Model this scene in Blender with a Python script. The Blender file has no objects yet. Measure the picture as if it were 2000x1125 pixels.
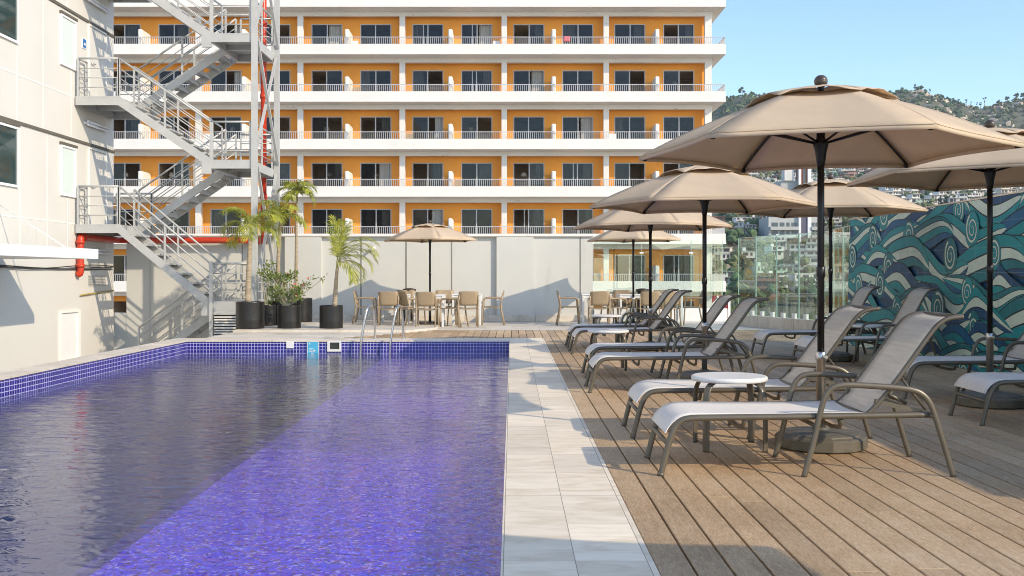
import bpy, math, random
from mathutils import Vector, Matrix
random.seed(7)
S = bpy.context.scene
COL = S.collection
PI = math.pi
F, CH, HZ = 1950.0, 1.2, 536.0          # focal length in photo pixels, eye height, horizon row
def P(px, py, D): return Vector(((px-1000)/F*D, D, CH-(py-HZ)/F*D))

# ---------------------------------------------------------------- mesh helper
class MB:
    def __init__(s): s.v=[]; s.f=[]; s.m=[]; s.sm=[]
    def add(s, vs, fs, mi=0, smooth=False):
        b=len(s.v); s.v+= [tuple(p) for p in vs]
        for f in fs: s.f.append(tuple(b+i for i in f)); s.m.append(mi); s.sm.append(smooth)
        return s
    def quad(s,a,b,c,d,mi=0): return s.add([a,b,c,d],[(0,1,2,3)],mi)
    def box(s,x0,x1,y0,y1,z0,z1,mi=0):
        vs=[(x,y,z) for z in (z0,z1) for y in (y0,y1) for x in (x0,x1)]
        return s.add(vs,[(0,2,3,1),(4,5,7,6),(0,1,5,4),(2,6,7,3),(0,4,6,2),(1,3,7,5)],mi)
    def bbox(s,x0,x1,y0,y1,z0,z1,b=.006,mi=0):
        # box with chamfered edges
        vs=[];fs=[]
        cx,cy,cz=(x0+x1)/2,(y0+y1)/2,(z0+z1)/2; hx,hy,hz=(x1-x0)/2,(y1-y0)/2,(z1-z0)/2
        b=min(b,hx*.9,hy*.9,hz*.9); idx={}
        for sx in(-1,1):
            for sy in(-1,1):
                for sz in(-1,1):
                    for a in range(3):
                        h=[hx-b,hy-b,hz-b]; h[a]=[hx,hy,hz][a]
                        idx[(sx,sy,sz,a)]=len(vs); vs.append((cx+sx*h[0],cy+sy*h[1],cz+sz*h[2]))
        I=lambda *k: idx[k]
        for q in(-1,1):
            fs.append((I(q,-1,-1,0),I(q,1,-1,0),I(q,1,1,0),I(q,-1,1,0)))
            fs.append((I(-1,q,-1,1),I(1,q,-1,1),I(1,q,1,1),I(-1,q,1,1)))
            fs.append((I(-1,-1,q,2),I(1,-1,q,2),I(1,1,q,2),I(-1,1,q,2)))
            for r in(-1,1):
                fs.append((I(q,r,-1,0),I(q,r,-1,1),I(q,r,1,1),I(q,r,1,0)))
                fs.append((I(q,-1,r,0),I(q,-1,r,2),I(q,1,r,2),I(q,1,r,0)))
                fs.append((I(-1,q,r,1),I(-1,q,r,2),I(1,q,r,2),I(1,q,r,1)))
                for t in(-1,1): fs.append((I(q,r,t,0),I(q,r,t,1),I(q,r,t,2)))
        return s.add(vs,fs,mi)
    def tube(s,pts,r,n=8,ry=None,caps=True,mi=0,up=None,smooth=True,r1=None):
        pts=[Vector(p) for p in pts]; k=len(pts); N=None; rings=[]
        for i,p in enumerate(pts):
            t=(pts[min(i+1,k-1)]-pts[max(i-1,0)])
            if t.length<1e-9: t=Vector((0,0,1))
            t.normalize()
            if N is None:
                u=Vector(up) if up else (Vector((0,0,1)) if abs(t.z)<.9 else Vector((1,0,0)))
                N=(u-t*u.dot(t)).normalized()
            else:
                N=(N-t*N.dot(t)); N=N.normalized() if N.length>1e-6 else Vector((1,0,0))
            B=t.cross(N)
            ra=r if r1 is None else r+(r1-r)*i/(k-1)
            rb=ry if ry is not None else ra
            off=PI/n if n==4 else 0
            sc=1.414 if n==4 else 1
            rings.append([p+N*math.cos(2*PI*j/n+off)*ra*sc+B*math.sin(2*PI*j/n+off)*rb*sc for j in range(n)])
        vs=[q for R in rings for q in R]; fs=[]
        for i in range(k-1):
            for j in range(n): fs.append((i*n+j,i*n+(j+1)%n,(i+1)*n+(j+1)%n,(i+1)*n+j))
        if caps:
            s.add(vs,fs,mi,smooth and n>4); b=len(s.v)-len(vs)
            s.f.append(tuple(b+j for j in range(n))[::-1]); s.m.append(mi); s.sm.append(False)
            s.f.append(tuple(b+(k-1)*n+j for j in range(n))); s.m.append(mi); s.sm.append(False)
        else: s.add(vs,fs,mi,smooth and n>4)
        return s
    def lathe(s,prof,n=24,c=(0,0,0),mi=0,smooth=True,rot=0):
        vs=[];fs=[]
        for r,z in prof:
            for j in range(n):
                a=2*PI*j/n+rot; vs.append((c[0]+r*math.cos(a),c[1]+r*math.sin(a),c[2]+z))
        for i in range(len(prof)-1):
            for j in range(n): fs.append((i*n+j,i*n+(j+1)%n,(i+1)*n+(j+1)%n,(i+1)*n+j))
        s.add(vs,fs,mi,smooth); b=len(s.v)-len(vs)
        if prof[0][0]>1e-4: s.f.append(tuple(b+j for j in range(n))[::-1]); s.m.append(mi); s.sm.append(False)
        if prof[-1][0]>1e-4: s.f.append(tuple(b+(len(prof)-1)*n+j for j in range(n))); s.m.append(mi); s.sm.append(False)
        return s
    def sheet(s,rows,t=None,mi=0,smooth=True):
        # rows: grid of points; optional thickness by duplicating along normal
        R=len(rows);C=len(rows[0]); vs=[Vector(p) for r in rows for p in r]
        fs=[(i*C+j,i*C+j+1,(i+1)*C+j+1,(i+1)*C+j) for i in range(R-1) for j in range(C-1)]
        if not t: return s.add(vs,fs,mi,smooth)
        nrm=[Vector() for _ in vs]
        for f in fs:
            n=(vs[f[1]]-vs[f[0]]).cross(vs[f[3]]-vs[f[0]])
            for i in f: nrm[i]+=n
        vb=[v-n.normalized()*t if n.length>0 else v for v,n in zip(vs,nrm)]
        b=len(vs); fs2=list(fs)+[tuple(b+i for i in reversed(f)) for f in fs]
        rim=[j for j in range(C)]+[i*C+C-1 for i in range(1,R)]+[(R-1)*C+j for j in range(C-2,-1,-1)]+[i*C for i in range(R-2,0,-1)]
        for a,c in zip(rim,rim[1:]+rim[:1]): fs2.append((a,b+a,b+c,c))
        return s.add(vs+vb,fs2,mi,smooth)
    def build(s,name,mats,parent=None,loc=None):
        me=bpy.data.meshes.new(name); me.from_pydata(s.v,[],s.f)
        if not isinstance(mats,(list,tuple)): mats=[mats]
        for m in mats: me.materials.append(m)
        me.polygons.foreach_set('material_index',s.m); me.polygons.foreach_set('use_smooth',s.sm)
        me.update(); o=bpy.data.objects.new(name,me); COL.objects.link(o)
        if parent: o.parent=parent
        if loc is not None: o.location=loc
        return o
def tag(o,label,cat,group=None,kind=None):
    if label: o['label']=label
    if cat: o['category']=cat
    if group: o['group']=group
    if kind: o['kind']=kind
    return o
def struct(o): o['kind']='structure'; return o
def thing(name,label,cat,loc=(0,0,0),rz=0,group=None):
    o=bpy.data.objects.new(name,None); COL.objects.link(o); o.location=loc; o.rotation_euler=(0,0,rz)
    o.empty_display_size=.1
    return tag(o,label,cat,group)
KIDS={}
def kids(o):
    return [c for c in bpy.data.objects if c.parent==o]
def dup(o,loc=None,rz=None,label=None,parent=None,tree=None):
    c=o.copy(); COL.objects.link(c)
    if parent is not None: c.parent=parent
    if loc is not None: c.location=loc
    if rz is not None: c.rotation_euler=(0,0,rz)
    if label: c['label']=label
    for k in (tree if tree is not None else kids(o)): dup(k,parent=c)
    return c
def smooth_path(pts,it=2):
    pts=[Vector(p) for p in pts]
    for _ in range(it):
        q=[pts[0]]
        for a,b in zip(pts,pts[1:]): q+=[a*.75+b*.25,a*.25+b*.75]
        q.append(pts[-1]); pts=q
    return pts

# ---------------------------------------------------------------- materials
def nodes_of(m):
    m.use_nodes=True; nt=m.node_tree; nt.nodes.clear(); return nt
def N(nt,t,**kw):
    n=nt.nodes.new(t)
    for k,v in kw.items():
        if k=='ins':
            for a,b in v.items(): n.inputs[a].default_value=b
        else: setattr(n,k,v)
    return n
def col4(c): return (c[0],c[1],c[2],1)
def mat(name,c,rough=.6,metal=0,var=.12,scale=3.0,bump=0,bscale=40,stretch=(1,1,1),c2=None,spec=.5,transl=0,detail=4,dirt=None):
    m=bpy.data.materials.new(name); nt=nodes_of(m); L=nt.links.new
    out=N(nt,'ShaderNodeOutputMaterial'); b=N(nt,'ShaderNodeBsdfPrincipled')
    b.inputs['Roughness'].default_value=rough; b.inputs['Metallic'].default_value=metal
    b.inputs['Specular IOR Level'].default_value=spec
    tc=N(nt,'ShaderNodeTexCoord'); mp=N(nt,'ShaderNodeMapping'); mp.inputs['Scale'].default_value=stretch
    L(tc.outputs['Object'],mp.inputs['Vector'])
    nz=N(nt,'ShaderNodeTexNoise',ins={'Scale':scale,'Detail':detail,'Roughness':.6}); L(mp.outputs[0],nz.inputs['Vector'])
    r=N(nt,'ShaderNodeValToRGB'); r.color_ramp.elements[0].position=.3; r.color_ramp.elements[1].position=.7
    lo=tuple(x*(1-var) for x in c); hi=tuple(min(1,x*(1+var)) for x in (c2 or c))
    r.color_ramp.elements[0].color=col4(lo); r.color_ramp.elements[1].color=col4(hi)
    L(nz.outputs['Fac'],r.inputs['Fac']); colout=r.outputs['Color']
    if dirt:   # (colour, scale, threshold): stains and flaking with their own shapes
        n2=N(nt,'ShaderNodeTexNoise',ins={'Scale':dirt[1],'Detail':8,'Roughness':.65})
        mp2=N(nt,'ShaderNodeMapping'); mp2.inputs['Scale'].default_value=dirt[3] if len(dirt)>3 else (1,1,1)
        L(tc.outputs['Object'],mp2.inputs['Vector']); L(mp2.outputs[0],n2.inputs['Vector'])
        r2=N(nt,'ShaderNodeValToRGB'); r2.color_ramp.elements[0].position=dirt[2]; r2.color_ramp.elements[1].position=dirt[2]+.1
        r2.color_ramp.elements[0].color=(0,0,0,1); r2.color_ramp.elements[1].color=(.85,.85,.85,1)
        L(n2.outputs['Fac'],r2.inputs['Fac'])
        mx=N(nt,'ShaderNodeMix',data_type='RGBA'); L(r2.outputs['Color'],mx.inputs['Factor']); L(colout,mx.inputs['A']); mx.inputs['B'].default_value=col4(dirt[0])
        colout=mx.outputs['Result']
    L(colout,b.inputs['Base Color'])
    if bump:
        n3=N(nt,'ShaderNodeTexNoise',ins={'Scale':bscale,'Detail':3}); L(mp.outputs[0],n3.inputs['Vector'])
        bp=N(nt,'ShaderNodeBump',ins={'Strength':bump,'Distance':.02}); L(n3.outputs['Fac'],bp.inputs['Height']); L(bp.outputs[0],b.inputs['Normal'])
    if transl:
        t=N(nt,'ShaderNodeBsdfTranslucent'); L(colout,t.inputs['Color'])
        ms=N(nt,'ShaderNodeMixShader'); ms.inputs[0].default_value=transl
        L(b.outputs[0],ms.inputs[1]); L(t.outputs[0],ms.inputs[2]); L(ms.outputs[0],out.inputs[0])
    else: L(b.outputs[0],out.inputs[0])
    return m
def schlick(nt,f0,normal=None):
    L=nt.links.new; lw=N(nt,'ShaderNodeLayerWeight',ins={'Blend':.5})
    if normal is not None: L(normal,lw.inputs['Normal'])
    p=N(nt,'ShaderNodeMath',operation='POWER'); L(lw.outputs['Facing'],p.inputs[0]); p.inputs[1].default_value=5
    q=N(nt,'ShaderNodeMath',operation='MULTIPLY_ADD'); L(p.outputs[0],q.inputs[0]); q.inputs[1].default_value=1-f0; q.inputs[2].default_value=f0
    return q
def glassmat(name,tint,refl_ior=1.5,alpha_tint=1.0,rough=0.0,bump=0,bscale=2):
    m=bpy.data.materials.new(name); nt=nodes_of(m); L=nt.links.new
    out=N(nt,'ShaderNodeOutputMaterial'); fr=schlick(nt,((refl_ior-1)/(refl_ior+1))**2)
    tr=N(nt,'ShaderNodeBsdfTransparent'); tr.inputs[0].default_value=col4(tint)
    gl=N(nt,'ShaderNodeBsdfGlossy'); gl.inputs['Roughness'].default_value=rough
    if bump:
        tc=N(nt,'ShaderNodeTexCoord'); nz=N(nt,'ShaderNodeTexNoise',ins={'Scale':bscale,'Detail':2}); L(tc.outputs['Object'],nz.inputs['Vector'])
        bp=N(nt,'ShaderNodeBump',ins={'Strength':bump,'Distance':.05}); L(nz.outputs['Fac'],bp.inputs['Height']); L(bp.outputs[0],gl.inputs['Normal'])
    ms=N(nt,'ShaderNodeMixShader'); L(fr.outputs[0],ms.inputs[0]); L(tr.outputs[0],ms.inputs[1]); L(gl.outputs[0],ms.inputs[2]); L(ms.outputs[0],out.inputs[0])
    return m
def tilemat(name,cols,grout,size,gw,rough=.2,axes='XY',rnd=1.0,jitter=0,spec=.5,size2=None):
    """square mosaic: per tile colour from a ramp, grout lines; axes picks the two object axes"""
    m=bpy.data.materials.new(name); nt=nodes_of(m); L=nt.links.new
    out=N(nt,'ShaderNodeOutputMaterial'); b=N(nt,'ShaderNodeBsdfPrincipled'); b.inputs['Roughness'].default_value=rough; b.inputs['Specular IOR Level'].default_value=spec
    tc=N(nt,'ShaderNodeTexCoord'); sp=N(nt,'ShaderNodeSeparateXYZ'); L(tc.outputs['Object'],sp.inputs[0])
    fl=[];fracs=[]
    for i,a in enumerate(axes):
        d=N(nt,'ShaderNodeMath',operation='DIVIDE'); L(sp.outputs[a],d.inputs[0]); d.inputs[1].default_value=(size2 if (i==1 and size2) else size)
        f=N(nt,'ShaderNodeMath',operation='FLOOR'); L(d.outputs[0],f.inputs[0]); fl.append(f)
        q=N(nt,'ShaderNodeMath',operation='FRACT'); L(d.outputs[0],q.inputs[0]); fracs.append(q)
    cb=N(nt,'ShaderNodeCombineXYZ'); L(fl[0].outputs[0],cb.inputs[0]); L(fl[1].outputs[0],cb.inputs[1])
    wn=N(nt,'ShaderNodeTexWhiteNoise',noise_dimensions='3D'); L(cb.outputs[0],wn.inputs['Vector'])
    r=N(nt,'ShaderNodeValToRGB'); els=r.color_ramp.elements
    while len(els)<len(cols): els.new(.5)
    for i,c in enumerate(cols): els[i].position=i/max(1,len(cols)-1); els[i].color=col4(c)
    L(wn.outputs['Value'],r.inputs['Fac'])
    g=[]
    for i,q in enumerate(fracs):
        c=N(nt,'ShaderNodeMath',operation='LESS_THAN'); L(q.outputs[0],c.inputs[0]); c.inputs[1].default_value=gw/(size2 if (i==1 and size2) else size); g.append(c)
    mx=N(nt,'ShaderNodeMath',operation='MAXIMUM'); L(g[0].outputs[0],mx.inputs[0]); L(g[1].outputs[0],mx.inputs[1])
    mc=N(nt,'ShaderNodeMix',data_type='RGBA'); L(mx.outputs[0],mc.inputs['Factor']); L(r.outputs['Color'],mc.inputs['A']); mc.inputs['B'].default_value=col4(grout)
    L(mc.outputs['Result'],b.inputs['Base Color']); L(b.outputs[0],out.inputs[0])
    return m

M={}
M['frame']=mat('bronze_paint',(.14,.12,.09),.36,.25,.1,6)
M['sling']=mat('white_sling',(.86,.815,.75),.8,0,.06,14,bump=.15,bscale=160,stretch=(1,6,1),transl=.12)
M['slingback']=mat('grey_sling',(.78,.735,.665),.8,0,.10,9,bump=.2,bscale=120,stretch=(1,.3,6),transl=.42)
M['canopy']=mat('beige_canvas',(.71,.565,.405),.9,0,.06,2.5,bump=.3,bscale=5,transl=.27,spec=.2)
M['black']=mat('black_metal',(.012,.011,.011),.35,.2,.2,8)
M['steel']=mat('brushed_steel',(.55,.54,.52),.28,.95,.1,20)
M['finial']=mat('brown_ball',(.07,.05,.04),.35,0,.2,20)
M['base']=mat('olive_base',(.13,.115,.085),.5,0,.2,10,bump=.1)
M['plasticwhite']=mat('white_resin',(.78,.77,.75),.35,0,.03,6)
M['taupe']=mat('taupe_resin',(.36,.27,.17),.5,0,.06,8)
M['whitemetal']=mat('white_metal',(.75,.75,.74),.4,0,.04,5)
M['greysteel']=mat('grey_painted_steel',(.47,.47,.455),.45,.1,.07,3)
M['red']=mat('red_pipe_paint',(.55,.045,.015),.35,0,.12,5)
M['panel']=mat('cream_panel',(.66,.635,.58),.65,0,.03,.6,bump=.03,bscale=12,dirt=((.60,.575,.52),1.3,.64,(1.5,1.5,.2)))
M['joint']=mat('pale_joint',(.80,.78,.73),.7,0,.02,2)
M['groove']=mat('dark_groove',(.13,.115,.09),.8,0,.1,4)
M['greywall']=mat('grey_plaster',(.60,.59,.545),.75,0,.035,.9,bump=.05,bscale=10,dirt=((.54,.53,.48),1.1,.63,(1.6,1,.25)))
M['greyjoint']=mat('grey_joint',(.22,.22,.20),.8,0,.1,4)
M['stone']=None
M['orange']=mat('orange_plaster',(.88,.355,.05),.8,0,.05,.5,dirt=((.66,.24,.03),.8,.66,(1,1,.4)))
M['slab']=mat('white_plaster',(.77,.73,.67),.75,0,.04,.7,bump=.05,bscale=8,dirt=((.45,.38,.30),2.6,.63,(1,1,2.2)))
M['railwhite']=mat('white_rail',(.50,.50,.50),.5,0,.04,3)
M['room']=mat('room_walls',(.68,.58,.46),.9,0,.15,.7)
M['curtain']=mat('grey_curtain',(.40,.38,.34),.9,0,.15,6,stretch=(6,1,.2))
M['lampshade']=mat('lamp_shade',(.75,.7,.6),.8)
M['winglass']=glassmat('window_glass',(.62,.62,.61),1.42)
M['opening']=mat('dark_fitting',(.03,.03,.035),.4)
M['teal']=mat('teal_window_glass',(.018,.05,.05),.06,0,.25,.8,spec=.8)
M['frost']=mat('frosted_glass',(.66,.74,.70),.25,0,.03,1.2)
M['glass']=glassmat('railing_glass',(.88,.945,.91),1.95)
M['glassedge']=mat('glass_edge',(.42,.60,.52),.15,0,.1,4)
M['bluesign']=mat('blue_sign',(.02,.16,.42),.4,0,.05,8)
M['cyan']=mat('cyan_plate',(.09,.46,.70),.35,0,.08,6)
M['white']=mat('white_paint',(.8,.79,.77),.5,0,.03,4)
M['darkbox']=mat('dark_recess',(.035,.04,.03),.6,0,.1,6)
M['yellow']=mat('yellow_tube',(.35,.26,.05),.5)
M['cable']=mat('black_cable',(.03,.028,.025),.6)
M['pot']=mat('black_pot',(.012,.011,.010),.38,0,.3,12,bump=.08,bscale=30,stretch=(1,1,4))
M['soil']=mat('soil',(.05,.035,.022),.95,0,.3,20,bump=.5)
M['trunk']=mat('palm_trunk',(.36,.29,.20),.9,0,.25,4,bump=.5,bscale=10,stretch=(1,1,6))
M['frond']=mat('palm_leaf',(.19,.24,.02),.45,0,.35,7,c2=(.42,.42,.05),transl=.3)
M['rachis']=mat('palm_rib',(.30,.30,.09),.5,0,.15,6)
M['leaf']=mat('shrub_leaf',(.10,.17,.025),.45,0,.35,20,c2=(.22,.27,.06),transl=.25)
M['branch']=mat('shrub_branch',(.38,.36,.26),.8,0,.2,15)
M['flower']=mat('pink_flower',(.75,.22,.25),.6,0,.2,30,transl=.2)
M['binm']=mat('dark_brown_bin',(.035,.025,.018),.5,0,.2,6)
M['tube_light']=mat('white_tube_light',(.85,.86,.88),.3)
M['sign_red']=mat('red_sign_panel',(.30,.015,.015),.4,0,.05,3)
M['concrete']=mat('pale_concrete',(.46,.46,.43),.8,0,.08,.3,dirt=((.36,.36,.34),.5,.62,(1,1,.3)))
M['shaft']=mat('blue_brown_shaft',(.10,.09,.13),.6,0,.1,.2)
M['towerred']=mat('red_brown_panel',(.32,.10,.06),.7,0,.08,.3)
M['towerglass']=mat('tower_glass',(.07,.09,.10),.2,0,.3,.4)
M['pool_tile']=tilemat('pool_wall_tiles',[(.016,.010,.17),(.03,.018,.27),(.025,.014,.22)],(.48,.48,.74),.0585,.0085,.12,'XZ')
M['pool_tile_side']=tilemat('pool_side_tiles',[(.016,.010,.17),(.03,.018,.27),(.025,.014,.22)],(.48,.48,.74),.0585,.0085,.12,'YZ')
def m_shelf():
    m=bpy.data.materials.new('pool_ledge_mosaic_glints'); nt=nodes_of(m); L=nt.links.new
    out=N(nt,'ShaderNodeOutputMaterial'); b=N(nt,'ShaderNodeBsdfPrincipled'); b.inputs['Roughness'].default_value=.3
    tc=N(nt,'ShaderNodeTexCoord'); wn=N(nt,'ShaderNodeTexNoise',ins={'Scale':9,'Detail':3}); L(tc.outputs['Object'],wn.inputs['Vector'])
    wv=N(nt,'ShaderNodeVectorMath',operation='MULTIPLY_ADD'); L(wn.outputs['Color'],wv.inputs[0]); wv.inputs[1].default_value=(.12,.12,0); L(tc.outputs['Object'],wv.inputs[2])
    vo=N(nt,'ShaderNodeTexVoronoi',ins={'Scale':62.0,'Randomness':1.0}); L(wv.outputs[0],vo.inputs['Vector'])
    sp=N(nt,'ShaderNodeSeparateColor'); L(vo.outputs['Color'],sp.inputs[0])
    r=N(nt,'ShaderNodeValToRGB'); els=r.color_ramp.elements; r.color_ramp.interpolation='CONSTANT'
    cols=[(.045,.008,.85),(.06,.014,.98),(.010,.004,.10),(.085,.018,.95),(.16,.08,.98),(.05,.010,.90),(.14,.006,.14),(.06,.02,.98),(.30,.04,.50),(.04,.006,.70),(.55,.46,.98),(.03,.006,.60)]  # palest cells paint in the sun glints of the rippled water
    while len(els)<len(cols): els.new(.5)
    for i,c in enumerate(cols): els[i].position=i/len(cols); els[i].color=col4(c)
    L(sp.outputs[0],r.inputs['Fac']); L(r.outputs[0],b.inputs['Base Color']); L(b.outputs[0],out.inputs[0]); return m
M['shelf']=m_shelf()
M['deep_x']=tilemat('pool_wall_mosaic_dimmed',[(.010,.022,.13),(.014,.034,.21),(.024,.028,.17)],(.02,.03,.13),.055,.004,.3,'XZ')  # dimness of deep water painted into the navy tiles, walls and floor alike
M['deep_y']=tilemat('pool_side_mosaic_dimmed',[(.010,.022,.13),(.014,.034,.21),(.024,.028,.17)],(.02,.03,.13),.055,.004,.3,'YZ')
M['deep']=tilemat('pool_floor_mosaic_dimmed',[(.010,.022,.13),(.014,.034,.21),(.024,.028,.17)],(.02,.03,.13),.055,.006,.3,'XY')

def m_stone(name,c,sx,sy,gw=.004,joint=(.30,.26,.20),off=(0,0)):
    m=bpy.data.materials.new(name); nt=nodes_of(m); L=nt.links.new
    out=N(nt,'ShaderNodeOutputMaterial'); b=N(nt,'ShaderNodeBsdfPrincipled'); b.inputs['Roughness'].default_value=.55
    tc=N(nt,'ShaderNodeTexCoord'); mp=N(nt,'ShaderNodeMapping'); mp.inputs['Location'].default_value=(off[0],off[1],0)
    L(tc.outputs['Object'],mp.inputs['Vector'])
    br=N(nt,'ShaderNodeTexBrick',offset=0.0,squash=1.0,ins={'Scale':1.0,'Mortar Size':gw/2,'Mortar Smooth':.1,'Bias':0,'Brick Width':sx,'Row Height':sy})
    br.inputs['Color1'].default_value=(.0,.0,.0,1); br.inputs['Color2'].default_value=(1,1,1,1); br.inputs['Mortar'].default_value=(.5,.5,.5,1)
    L(mp.outputs[0],br.inputs['Vector'])
    nz=N(nt,'ShaderNodeTexNoise',ins={'Scale':2.2,'Detail':9,'Roughness':.62,'Distortion':1.2}); mp2=N(nt,'ShaderNodeMapping'); mp2.inputs['Scale'].default_value=(1,3.2,1)
    mm=N(nt,'ShaderNodeVectorMath',operation='MULTIPLY_ADD'); L(br.outputs['Color'],mm.inputs[0]); mm.inputs[1].default_value=(7,3,5); L(tc.outputs['Object'],mm.inputs[2])
    L(mm.outputs[0],mp2.inputs['Vector']); L(mp2.outputs[0],nz.inputs['Vector'])
    r=N(nt,'ShaderNodeValToRGB'); els=r.color_ramp.elements; els.new(.5)
    els[0].position=.28; els[0].color=(c[0]*.80,c[1]*.755,c[2]*.67,1); els[1].position=.5; els[1].color=col4(c); els[2].position=.72; els[2].color=(c[0]*1.13,c[1]*1.14,c[2]*1.18,1)
    L(nz.outputs['Fac'],r.inputs['Fac'])
    hv=N(nt,'ShaderNodeHueSaturation'); L(r.outputs['Color'],hv.inputs['Color'])
    mr=N(nt,'ShaderNodeMapRange',ins={'From Min':0,'From Max':1,'To Min':.86,'To Max':1.08}); L(br.outputs['Color'],mr.inputs['Value']); L(mr.outputs[0],hv.inputs['Value'])
    mx=N(nt,'ShaderNodeMix',data_type='RGBA'); L(br.outputs['Fac'],mx.inputs['Factor']); L(hv.outputs['Color'],mx.inputs['A']); mx.inputs['B'].default_value=col4(joint)
    L(mx.outputs['Result'],b.inputs['Base Color'])
    bp=N(nt,'ShaderNodeBump',ins={'Strength':.3,'Distance':.012}); L(nz.outputs['Fac'],bp.inputs['Height']); L(bp.outputs[0],b.inputs['Normal'])
    L(b.outputs[0],out.inputs[0]); return m
M['coping']=m_stone('travertine_coping',(.86,.745,.575),.3005,.62,off=(.0355,.16))
M['copingside']=m_stone('travertine_side',(.72,.64,.53),.62,.62)
M['terrace']=m_stone('terrace_stone',(.66,.60,.51),.6,.6)
def m_deck():
    m=bpy.data.materials.new('deck_boards'); nt=nodes_of(m); L=nt.links.new
    out=N(nt,'ShaderNodeOutputMaterial'); b=N(nt,'ShaderNodeBsdfPrincipled'); b.inputs['Roughness'].default_value=.62; b.inputs['Specular IOR Level'].default_value=.35
    tc=N(nt,'ShaderNodeTexCoord'); at=N(nt,'ShaderNodeAttribute',attribute_name='board')
    ad=N(nt,'ShaderNodeVectorMath',operation='ADD'); cb=N(nt,'ShaderNodeCombineXYZ'); L(at.outputs['Fac'],cb.inputs[2])
    ml=N(nt,'ShaderNodeVectorMath',operation='SCALE'); ml.inputs['Scale'].default_value=37.0; L(cb.outputs[0],ml.inputs[0])
    L(tc.outputs['Object'],ad.inputs[0]); L(ml.outputs[0],ad.inputs[1])
    mp=N(nt,'ShaderNodeMapping'); mp.inputs['Scale'].default_value=(1,.16,1); L(ad.outputs[0],mp.inputs['Vector'])
    g=N(nt,'ShaderNodeTexNoise',ins={'Scale':22,'Detail':5,'Roughness':.6,'Distortion':2.2}); L(mp.outputs[0],g.inputs['Vector'])
    f=N(nt,'ShaderNodeTexNoise',ins={'Scale':190,'Detail':3,'Roughness':.6,'Distortion':.8}); L(mp.outputs[0],f.inputs['Vector'])
    big=N(nt,'ShaderNodeTexNoise',ins={'Scale':.75,'Detail':6,'Roughness':.62}); L(tc.outputs['Object'],big.inputs['Vector'])
    r=N(nt,'ShaderNodeValToRGB'); e=r.color_ramp.elements; e.new(.5)
    e[0].position=.28; e[0].color=(.30,.18,.085,1); e[1].position=.5; e[1].color=(.55,.38,.22,1); e[2].position=.72; e[2].color=(.67,.52,.355,1)
    mixf=N(nt,'ShaderNodeMix',data_type='FLOAT'); mixf.inputs['Factor'].default_value=.36; L(big.outputs['Fac'],mixf.inputs['A']); L(g.outputs['Fac'],mixf.inputs['B']); L(mixf.outputs['Result'],r.inputs['Fac'])
    hv=N(nt,'ShaderNodeHueSaturation'); L(r.outputs['Color'],hv.inputs['Color'])
    mr=N(nt,'ShaderNodeMapRange',ins={'To Min':.80,'To Max':1.12}); L(at.outputs['Fac'],mr.inputs['Value']); 
    mf=N(nt,'ShaderNodeMapRange',ins={'From Min':.3,'From Max':.7,'To Min':.66,'To Max':1.2}); L(f.outputs['Fac'],mf.inputs['Value'])
    mu=N(nt,'ShaderNodeMath',operation='MULTIPLY'); L(mr.outputs[0],mu.inputs[0]); L(mf.outputs[0],mu.inputs[1]); L(mu.outputs[0],hv.inputs['Value'])
    L(hv.outputs['Color'],b.inputs['Base Color'])
    bp=N(nt,'ShaderNodeBump',ins={'Strength':.35,'Distance':.006}); L(f.outputs['Fac'],bp.inputs['Height']); L(bp.outputs[0],b.inputs['Normal'])
    L(b.outputs[0],out.inputs[0]); return m
M['deck']=m_deck()
M['underdeck']=mat('deck_substructure',(.02,.016,.012),.9)
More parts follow.
